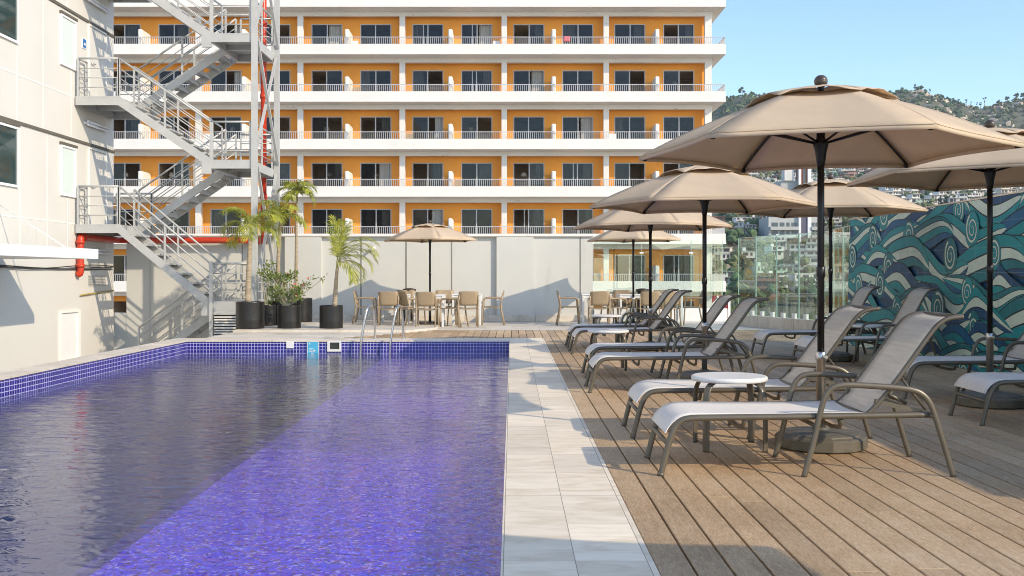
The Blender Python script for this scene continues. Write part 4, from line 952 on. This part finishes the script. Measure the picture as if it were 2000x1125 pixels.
# ================================================================ orange hotel
def hotel():
    D0=61.0; t=thing('hotel_building','long orange hotel with white balcony bands and railings behind the terrace','building',(0,D0,-13))
    o=Vector((0,D0,-13)); lv=[.79+2.9*k for k in range(-1,7)]   # tops of the balcony bands
    XA,XB,XE=-33.0,12.45,13.06; yc,yw=1.02,1.72; bay=6.34; x0=-.48-5*bay
    cols=[x0+bay*k for k in range(8)]; NB=7
    wall=MB(); rnd=random.Random(3); yr=6.0
    for li,z in enumerate(lv):
        fz=z-o.z; zc=fz-.64+2.9-.28       # underside of the beam of the floor above
        base=fz-.62; zt_=14.04-15.30+fz+2.9   # head of the window openings
        zt_=fz+1.62
        xs=[XA]
        ops=[]
        for k in range(NB):
            for a,c in ((.57,2.51),(3.64,5.58)): ops.append((cols[k]+a,cols[k]+c))
        xprev=XA
        for (a,c) in ops:
            wall.quad((xprev,yw,base),(a,yw,base),(a,yw,zt_),(xprev,yw,zt_)); xprev=c
        wall.quad((xprev,yw,base),(XB,yw,base),(XB,yw,zt_),(xprev,yw,zt_))
        wall.quad((XA,yw,zt_),(XB,yw,zt_),(XB,yw,fz+2.9-.3),(XA,yw,fz+2.9-.3))
        for (a,c) in ops:   # the room behind each opening
            zr0,zr1=base+.02,zt_+.25; A=a-.9;C=c+.9
            wall.quad((a,yw,zt_),(c,yw,zt_),(c,yw+.2,zt_),(a,yw+.2,zt_),0); wall.quad((a,yw,base),(a,yw,zt_),(a,yw+.2,zt_),(a,yw+.2,base),0); wall.quad((c,yw,base),(c,yw+.2,base),(c,yw+.2,zt_),(c,yw,zt_),0)
            wall.quad((A,yw+.2,zr0),(C,yw+.2,zr0),(C,yr,zr0),(A,yr,zr0),1); wall.quad((A,yw+.2,zr1),(A,yr,zr1),(C,yr,zr1),(C,yw+.2,zr1),1)
            wall.quad((A,yr,zr0),(C,yr,zr0),(C,yr,zr1),(A,yr,zr1),1); wall.quad((A,yw+.2,zr0),(A,yr,zr0),(A,yr,zr1),(A,yw+.2,zr1),1); wall.quad((C,yw+.2,zr0),(C,yw+.2,zr1),(C,yr,zr1),(C,yr,zr0),1)
            wall.quad((A,yw+.2,zr0),(a,yw+.2,zr0),(a,yw+.2,zr1),(A,yw+.2,zr1),1); wall.quad((c,yw+.2,zr0),(C,yw+.2,zr0),(C,yw+.2,zr1),(c,yw+.2,zr1),1); wall.quad((a,yw+.2,zt_),(c,yw+.2,zt_),(c,yw+.2,zr1),(a,yw+.2,zr1),1)
        s=MB(); s.box(XA,XE,0,.14,fz-.64,fz); s.box(XA,XE-.001,.141,yw-.01,fz-.64,fz-.5); s.box(XE-.14,XE-.001,.141,yw+10,fz-.639,fz-.002); s.box(XB+.01,XE-.141,yw,yw+10,fz-.638,fz-.5)
        s.box(XA,XE+.02,-.03,-.0005,fz-.64,fz-.56)
        s.build('balcony_slab',M['slab'],t)
        s=MB(); s.box(XA,XB,yc,yc+.3,fz+2.9-.92,fz+2.9-.645); s.build('beam',M['slab'],t)
        r=MB(); r.box(XA,XE-.02,.05,.09,fz+.41,fz+.45); x=XA
        while x<XE-.05: r.box(x,x+.022,.06,.082,fz,fz+.41); x+=.125
        for x in cols[:-1]: r.box(x+3.0-.03,x+3.03,.05,.095,fz,fz+.45)
        r.box(XE-.07,XE-.03,.091,yw+8,fz+.41,fz+.45); y=.2
        while y<yw+8: r.box(XE-.06,XE-.038,y,y+.022,fz,fz+.41); y+=.125
        r.build('railing',M['railwhite'],t)
        for k in range(NB):
            xm=cols[k]+3.04; d=MB(); h=.95; d.bbox(xm-.13,xm+.13,.16,yw-.005,fz-.5,fz+h,.05)
            d.build('balcony_divider',M['slab'],t)
    wall.quad((XB,yw,-14),(XB,yw+14,-14),(XB,yw+14,24+8),(XB,yw,24+8),2)
    wall.build('wall',[M['orange'],M['room'],M['slab']],t)
    for x in cols:
        c=MB(); w=.17 if x<12 else .21
        for z in lv: fz=z-o.z; c.box(x-w,x+w,yc+.001,yc+.34,fz-.499,fz+2.9-.921)
        c.box(x-w,x+w,yc+.001,yc+.34,-2.2,lv[0]-o.z-.641); c.build('column',M['slab'],t)
    # windows: frame > pane, curtain, lamp
    def winobj(a,c,fz):
        z0,z1=fz-.48,fz+1.62; f=MB(); w=.05; y0,y1=yw-.03,yw+.06; m=(a+c)/2+rnd.choice([-.02,.02,0]); openl=rnd.random()
        for q in ((a,a+w,z0,z1),(c-w,c,z0,z1),(a+w,c-w,z1-w,z1),(a+w,c-w,z0,z0+w)): f.box(q[0],q[1],y0,y1,q[2],q[3])
        f.box(m-.035,m+.035,y0+.01,y1,z0+w,z1-w)
        if rnd.random()<.15: f.box(a+.66,a+.71,y0+.02,y1,z0+w,z1-w); 
        fo=f.build('window',M['railwhite'],t)
        g=MB()
        if openl>.35: g.box(m+.036,c-w-.001,yw+.01,yw+.02,z0+w,z1-w)
        if openl<.7: g.box(a+w+.001,m-.036,yw+.03,yw+.04,z0+w,z1-w)
        g.build('pane',M['winglass'],fo)
        if rnd.random()<.62:
            side=rnd.choice([0,1]); ca,cc=(a+.06,a+.06+rnd.uniform(.4,.85)) if side==0 else (c-.06-rnd.uniform(.4,.85),c-.06)
            n=int((cc-ca)/.05)+2; rows=[[(ca+(cc-ca)*i/(n-1),yw+.16+.035*math.sin(i*1.9+rnd.random()*.6),z) for i in range(n)] for z in (z0+.05,z1+.1)]
            k=MB(); k.sheet(rows); k.build('curtain',M['curtain'],fo)
        if rnd.random()<.3:
            k=MB(); lx=rnd.uniform(a+.5,c-.5); k.lathe([(.2,0),(.15,.25)],14,(lx,yw+1.0,fz+.85)); k.tube([(lx,yw+1,fz+.85),(lx,yw+1,fz+.4)],.02,6); k.build('lamp',M['lampshade'],fo)
        elif rnd.random()<.5:
            k=MB(); lx=rnd.uniform(a+.4,c-.7); q=rnd.uniform(-.2,.3); k.box(lx,lx+.7,yw+1.2,yw+1.7,fz-.4,fz-.05+q); k.box(lx+.1,lx+.16,yw+1,yw+1.1,fz-.4,fz+.5); k.build('furniture',M['opening'],fo)
    for z in lv[1:]:
        for k in range(NB):
            if 1000+(cols[k]+3)/62*F<215: continue
            fz=z-o.z
            if rnd.random()<.4:
                q=cols[k]+rnd.choice([.45,2.6,3.35,5.75])+rnd.uniform(-.1,.1); m=MB(); y=.75; h=fz-.5
                m.box(q-.22,q+.22,y,y+.45,h+.42,h+.46); m.add([(q-.22,y+.45,h+.46),(q+.22,y+.45,h+.46),(q+.22,y+.6,h+1.0),(q-.22,y+.6,h+1.0)],[(0,1,2,3)])
                for dx in (-.2,.2):
                    for dy in (.02,.42): m.tube([(q+dx,y+dy,h),(q+dx,y+dy,h+.42)],.02,5)
                m.build('balcony_chair',M['white'] if rnd.random()<.5 else M['taupe'],t)
            if rnd.random()<.16:
                q=cols[k]+rnd.uniform(.5,5.4); w=rnd.uniform(.35,.6); m=MB(); m.sheet([[(q+w*i/5,.035+.01*math.sin(i*2+j),fz+.47-j*.11) for i in range(6)] for j in range(4)],.01)
                m.build('towel',rnd.choice([M['white'],M['cyan'],M['flower'],M['curtain']]),t)
    for z in lv[1:]:
        for k in range(NB):
            for a,c in ((.57,2.51),(3.64,5.58)):
                px=1000+(cols[k]+c)/63*F
                if px<215: continue
                winobj(cols[k]+a,cols[k]+c,z-o.z)
    # ground floor sign panel and roof edge
    s=MB(); s.box(XA,XB,yw+.02,yw+14,lv[-1]-o.z+2.3,lv[-1]-o.z+2.6); s.build('roof',M['slab'],t)
    g=MB(); g.box(12.2,13.45,1.2,1.3,10.45,12.9,0); g.box(13.46,13.6,1.15,1.35,10.4,12.9,1); g.box(12.5,13.4,1.18,1.199,11.78,11.82,1)
    sg=tag(g.build('bank_sign',[M['sign_red'],M['white']],loc=o),'dark red panel with a white flame emblem below the lowest hotel balcony','sign')
    # flame emblem: ellipse with two tongues
    e=MB(); cx,cz=12.86,12.33
    e.add([(cx+.41*math.cos(a*PI/16),1.19,cz+.25*math.sin(a*PI/16)) for a in range(32)],[tuple(range(32))[::-1]])
    for x0,x1,x2,h in ((-.19,-.06,-.05,.42),(-.02,.17,-.06,.58)):
        e.add([(cx+x0,1.186,cz+.05),(cx+x1,1.186,cz-.03),(cx+x1+.02,1.186,cz+.2),(cx+x2+.03,1.186,cz+h),(cx+x2-.06,1.186,cz+h-.05),(cx+x0-.02,1.186,cz+.25)],[(0,1,2,3,4,5)])
    e.build('emblem',M['white'],sg)
    e=MB()
    for a,c in (((-.13,.42-.30),(.0,-.2)),((.04,.30),(.07,.0))):
        e.add([(cx+a[0]-.025,1.182,cz+a[1]),(cx+c[0]-.02,1.182,cz+c[1]),(cx+c[0]+.02,1.182,cz+c[1]),(cx+a[0]+.02,1.182,cz+a[1]+.02)],[(0,1,2,3)])
    e.build('emblem_gap',M['sign_red'],sg)
hotel()

# ================================================================ hills, woods, houses
ridge=[(700,215),(1300,222),(1380,214),(1405,203),(1420,192),(1440,184),(1460,184),(1500,186),(1560,182),(1620,180),(1700,184),(1735,181),(1750,176),(1795,174),(1815,178),(1835,187),(1862,196),(1900,208),(1930,206),(1960,199),(1990,191),(2050,186),(2200,170),(2600,190),(3400,260)]
def ip(tab,x):
    if x<=tab[0][0]: return tab[0][1]
    for (a,b),(c,d) in zip(tab,tab[1:]):
        if x<=c: return b+(d-b)*(x-a)/(c-a)
    return tab[-1][1]
from mathutils import noise
def fbm(x,y,s): return noise.fractal(Vector((x/s,y/s,3.1)),1.0,2.0,5)
def ground(px,D):
    zr=CH+(HZ-ip(ridge,px))/F*900
    tab=[(60,-13),(150,-12),(240,-4),(320,9),(420,28),(520,44),(610,60),(700,88),(800,zr*.72),(880,zr*.965),(900,zr-2.5),(960,zr*.94),(1100,zr*.5)]
    z=ip(tab,D)
    w=min(1,max(0,(D-200)/300))*(1 if D<860 else max(0,1-(D-860)/30))
    return z+w*5*fbm(px/F*D,D,70)
def hillp(px,D): return Vector(((px-1000)/F*D,D,ground(px,D)))
hm=mat('hill_ground',(.10,.105,.06),.95,0,.35,.02,c2=(.15,.14,.085),detail=10,dirt=((.36,.29,.21),.045,.56))
b=MB(); pxs=[600+i*18 for i in range(156)]; Ds=[58,75,100,130,160,190]+[220+i*14 for i in range(49)]+[930,980,1050,1150]
b.sheet([[hillp(px,D) for px in pxs] for D in Ds]); struct(b.build('hillside',hm))
b=MB(); b.quad((-4000,-600,-13.5),(4000,-600,-13.5),(4000,5000,-13.5),(-4000,5000,-13.5)); struct(b.build('ground',mat('pale_street',(.55,.50,.42),.9,0,.1,.1)))
fm=[mat('dry_green_trees',(.095,.125,.05),.9,0,.4,.15,c2=(.16,.18,.075)),mat('dark_green_trees',(.045,.085,.035),.9,0,.35,.2,c2=(.085,.135,.05)),mat('brown_scrub',(.13,.125,.07),.95,0,.3,.2),mat('olive_scrub',(.10,.115,.055),.95,0,.3,.2)]
rnd=random.Random(11)
ICO=[(0,0,1)]+[(math.cos(a*PI*.4)*.894,math.sin(a*PI*.4)*.894,.447) for a in range(5)]+[(math.cos((a+.5)*PI*.4)*.894,math.sin((a+.5)*PI*.4)*.894,-.447) for a in range(5)]+[(0,0,-1)]
ICF=[(0,1+i,1+(i+1)%5) for i in range(5)]+[(1+i,6+i,1+(i+1)%5) for i in range(5)]+[(1+(i+1)%5,6+i,6+(i+1)%5) for i in range(5)]+[(11,6+(i+1)%5,6+i) for i in range(5)]
def blob(b,c,r,h,mi,k=5):
    for _ in range(k):
        q=Vector(c)+Vector((rnd.uniform(-.7,.7)*r,rnd.uniform(-.7,.7)*r,rnd.uniform(.15,1.0)*h)); s=r*rnd.uniform(.25,.55); a=rnd.random()*6
        b.add([(q.x+s*(x*math.cos(a)-y*math.sin(a))*rnd.uniform(.6,1.3),q.y+s*(x*math.sin(a)+y*math.cos(a))*rnd.uniform(.6,1.3),q.z+s*z*rnd.uniform(.6,1.2)) for x,y,z in ICO],ICF,mi)
b=MB(); n=0
while n<4600:
    px=rnd.uniform(1340,2060); D=rnd.uniform(560,905)
    f=fbm(px*D/F,D,60)
    rocky=D>790 and 1730<px<2000 and fbm(px*3,D*2,120)>-.05
    if rocky and rnd.random()<.5: continue
    if D<640 and rnd.random()<.35: continue
    p=hillp(px,D); r=rnd.uniform(1.5,3.4); mi=1 if f>.08 else (0 if f>-.12 else rnd.choice([2,3,3,0]))
    if rnd.random()<.2: mi=rnd.randint(0,3)
    if px<1600 and D>700 and rnd.random()<.7: mi=1
    blob(b,p-Vector((0,0,1)),r,r*1.15,mi,5); n+=1
tag(b.build('hill_woodland',fm),'dense scrubby woodland covering the upper hillside','woodland',kind='stuff')
b=MB()
rk=mat('boulder_rock',(.42,.33,.24),.9,0,.2,.3,c2=(.55,.46,.36))
for _ in range(110):
    px=rnd.choice([rnd.gauss(1795,45),rnd.gauss(1880,60),rnd.gauss(1960,30)]); D=rnd.uniform(810,899)
    p=hillp(px,D); s=rnd.uniform(1.2,4.2); a=rnd.random()*6
    b.add([(p.x+s*(x*math.cos(a)-y*math.sin(a))*rnd.uniform(.7,1.4),p.y+s*y,p.z+s*z*rnd.uniform(.5,.9)) for x,y,z in ICO],ICF,0)
tag(b.build('boulder_field',rk),'pale tan boulders scattered along the hill crest','rocks',kind='stuff')
# trees standing against the sky on the ridge
for i,(px,h,r) in enumerate([(1418,9,4),(1449,13,5.5),(1470,8,4),(1492,7,3),(1762,8,3.5),(1790,10,5),(1800,9,4),(1816,8,2),(1840,7,3),(1851,6,3),(1872,9,2),(1887,11,2.2),(1896,12,1.6),(1908,10,1.6),(1915,9,2.2),(1923,16,2.4),(1948,8,3.5),(1968,9,4),(1986,11,4),(1998,10,4)]):
    h*=.62; r*=.55; p=hillp(px,897); t=thing('ridge_tree','small dark tree standing against the sky on the hill crest','tree',p,group='trees on the hill crest')
    b=MB(); b.tube([(0,0,-1),(.1,0,h*.75)],.35,5,r1=.15); b.build('trunk',M['trunk'],t)
    b=MB(); blob(b,(0,0,h*.45),r,h*.55,1,11); b.build('crown',fm,t)
# houses: a few kinds, copied with their own size and turn
hw=[mat('house_white',(.70,.67,.62),.8,0,.08,.25,dirt=((.45,.38,.3),.2,.66)),mat('house_cream',(.66,.58,.47),.8,0,.08,.25),mat('house_pink',(.50,.33,.25),.85,0,.1,.25),mat('house_green',(.45,.55,.46),.8,0,.08,.25),mat('house_brick',(.34,.17,.11),.9,0,.15,.4)]
wd=mat('house_window',(.05,.05,.055),.3,0,.3,1); rf=mat('house_roof_slab',(.40,.36,.32),.9,0,.15,.4)
def make_house(k,wm):
    r=random.Random(100+k); b=MB(); x=0; blocks=[]
    nfl=r.choice([2,2,3,3,4])
    for i in range(r.choice([1,2,2,3])):
        w=r.uniform(4,7.5); n=max(1,nfl-r.choice([0,0,1])); d=r.uniform(5,8); y=r.uniform(-1,1.2)
        for f in range(n):
            z=f*2.8; yf=y+(f*.9 if r.random()<.5 else 0)
            b.box(x,x+w,yf,yf+d,z-(6 if f==0 else 0),z+2.6,0); b.box(x-.3,x+w+.3,yf-r.choice([.3,1.3]),yf+d,z+2.601,z+2.8,0 if r.random()<.7 else 2)
            xx=x+.5
            while xx<x+w-1.2:
                ww=r.choice([.9,1.4,2.2]); ww=min(ww,x+w-.4-xx); z0=z+r.choice([.1,.9]); b.box(xx,xx+ww,yf-.06,yf+.05,z0,z+2.15,1); xx+=ww+r.uniform(.5,1.1)
            b.box(x-.25,x+w+.25,yf-1.25,yf-1.15,z-.1,z+.75,0) if r.random()<.35 else None
        if r.random()<.5: b.box(x+1,x+2.4,y+2,y+3.5,n*2.8,n*2.8+1.4,0)
        x+=w+.02
    cx=x/2; b.v=[(p[0]-cx,p[1],p[2]) for p in b.v]
    o=b.build('hillside_house',[wm,wd,rf]); return o
protos=[make_house(k,hw[[0,0,1,0,0,1,0,3,0,1,4,0][k]]) for k in range(12)]
cname=['white','white','cream','white','white','cream','white','pale green','white','cream','red brick','white']
G='flat roofed houses crowding the lower hillside'
cells=[]; tries=0
while len(cells)<270 and tries<20000:
    tries+=1; px=rnd.uniform(1385,2030); D=rnd.choice([rnd.uniform(230,640),rnd.uniform(420,640)])
    if px>1660 and D<430: continue
    if 1490<px<1612 and D>325 and D<365: continue
    y=HZ-(ground(px,D)+3-CH)/D*F
    if y>575: continue
    if any(abs(px-q[0])<13*(430/D)**.8 and abs(D-q[1])<12 for q in cells): continue
    cells.append((px,D))
for i,(px,D) in enumerate(cells):
    k=i%12 if i<12 else rnd.randrange(12); p=hillp(px,D); rz=rnd.uniform(-.35,.35)
    lab=f'{cname[k]} flat roofed house among the many on the lower hillside'
    if i<12: o=protos[k]
    else: o=protos[k].copy(); COL.objects.link(o)
    s=rnd.uniform(.5,.78); o.location=p+Vector((0,0,1)); o.rotation_euler=(0,0,rz); o.scale=(s,s,s*rnd.uniform(.85,1.1)); tag(o,lab,'house',G)
# trees between the houses and near the hotel corner
b=MB()
for _ in range(620):
    px=rnd.uniform(1385,2040); D=rnd.uniform(215,640)
    if 1495<px<1610 and 320<D<362: continue
    p=hillp(px,D); r=rnd.uniform(1.8,3.6); blob(b,p+Vector((0,-2,0)),r,r*1.2,rnd.choice([0,0,1,1,3]),6)
tag(b.build('town_greenery',fm),'green treetops growing between the hillside houses','trees',kind='stuff')
tl=mat('tree_foliage',(.055,.10,.025),.6,0,.4,.8,c2=(.12,.17,.05),transl=.2)
def tree(x,y,zb,h,r,lab,seed,nl=2600):
    q=random.Random(seed); t=thing('leafy_tree',lab,'tree',(x,y,zb),group='leafy trees beyond the glass railing')
    b=MB(); b.tube([(0,0,0),(.1,0,h*.5),(.0,.1,h*.8)],.25,8,r1=.08)
    for k in range(6): a=k*1.1; b.tube([(0,0,h*.45),(r*.6*math.cos(a),r*.6*math.sin(a),h*.75)],.1,5,r1=.03)
    b.build('trunk',M['trunk'],t); b=MB(); cl=[]
    for _ in range(26):
        a=q.uniform(0,6.28); e=q.uniform(-.5,1.4); rr=r*q.uniform(.45,.95); cl.append((rr*math.cos(a)*math.cos(e),rr*math.sin(a)*math.cos(e),h*.68+rr*math.sin(e)*h*.3/r,r*q.uniform(.2,.38)))
    for _ in range(nl):
        c=q.choice(cl); d=Vector((q.gauss(0,1),q.gauss(0,1),q.gauss(0,1))).normalized()*c[3]*q.uniform(.5,1.05); p=Vector(c[:3])+d
        s=q.uniform(.10,.22); u=Vector((q.gauss(0,1),q.gauss(0,1),q.gauss(0,1))).normalized(); v=u.orthogonal().normalized()
        b.add([p-u*s,p+v*s*.5,p+u*s,p-v*s*.5],[(0,1,2,3)])
    b.build('crown',tl,t)
for i,(px,D,h,r,lab) in enumerate([(1440,66,13.2,3.2,'dark leafy tree beside the hotel corner and the red sign'),(1478,80,10.5,3.2,'leafy tree behind the left end of the angled glass railing'),(1548,95,9.5,3.4,'round leafy tree seen through the glass below the grey tower'),(1604,90,10.5,3.0,'leafy tree seen through the glass right of the grey tower'),(1640,110,11.5,3.6,'leafy tree seen through the glass next to the mural wall')]):
    tree((px-1000)/F*D,D,-13,h,r,lab,40+i)
# grey apartment tower
def tower():
    D=340; k=D/F; X=lambda px:(px-1000)*k; Z=lambda py:CH+(HZ-py)*k
    t=thing('apartment_tower','tall grey concrete apartment tower with a dark lift shaft on the hillside','building',(X(1550),D,-14)); o=t.location
    zt=Z(352)-o.z; b=MB(); b.box(X(1502)-o.x,X(1563.5)-o.x,.6,14,0,Z(424)-o.z); b.box(X(1528)-o.x,X(1563)-o.x,2,14,Z(424)-o.z,zt); b.box(X(1578)-o.x,X(1602)-o.x,.6,14,0,zt-6); b.build('wall',M['concrete'],t)
    b=MB(); b.box(X(1559.5)-o.x,X(1564)-o.x,-.4,1,0,Z(318)-o.z); b.box(X(1577)-o.x,X(1584)-o.x,-.4,1,0,Z(318)-o.z); b.build('white_pier',M['white'],t)
    b=MB(); b.box(X(1564.1)-o.x,X(1576.9)-o.x,.0,6,0,Z(424)-o.z,0); b.box(X(1564.1)-o.x,X(1576.9)-o.x,.1,6,Z(424)-o.z+.01,Z(318)-o.z,1); b.box(X(1568)-o.x,X(1573)-o.x,-.05,.2,Z(424)-o.z,Z(324)-o.z,2); b.build('lift_shaft',[M['shaft'],M['towerred'],M['towerglass']],t)
    z=2.0
    while z<Z(440)-o.z:
        s=MB(); s.box(X(1504)-o.x,X(1559)-o.x,-.9,.6,z,z+1.15); s.box(X(1584.2)-o.x,X(1601)-o.x,-.9,.6,z,z+1.15); s.build('balcony',M['concrete'],t)
        for a,c in ((1508,1520),(1524,1533),(1537,1543),(1547,1557),(1586,1592),(1594,1600)):
            s=MB(); s.box(X(a)-o.x,X(c)-o.x,.5,.7,z+1.2,z+2.6); s.build('window',M['towerglass'],t)
        z+=2.83
    b=MB(); b.box(X(1534)-o.x,X(1552)-o.x,1,5,zt,zt+4.4); b.box(X(1533)-o.x,X(1553)-o.x,.8,5.2,zt+4.401,zt+4.7); b.build('roof_box',hw[0],t)
    b=MB(); 
    for x in range(12): b.box(X(1528)-o.x+x*.5,X(1528)-o.x+x*.5+.06,1.9,2,zt,zt+1.2)
    b.box(X(1528)-o.x,X(1563)-o.x,1.9,2,zt+1.2,zt+1.28); b.build('roof_railing',M['railwhite'],t)
tower()

# ================================================================ air
b=MB(); b.box(-1500,1900,-40,1160,-14.6,190); hz=b.build('haze',[]); hz['kind']='stuff'
hmat=bpy.data.materials.new('haze_air'); nt=nodes_of(hmat); o_=N(nt,'ShaderNodeOutputMaterial'); pv=N(nt,'ShaderNodeVolumePrincipled'); pv.inputs['Density'].default_value=.00017; pv.inputs['Color'].default_value=(.86,.92,1,1); pv.inputs['Anisotropy'].default_value=.2
nt.links.new(pv.outputs[0],o_.inputs['Volume']); hz.data.materials.append(hmat)
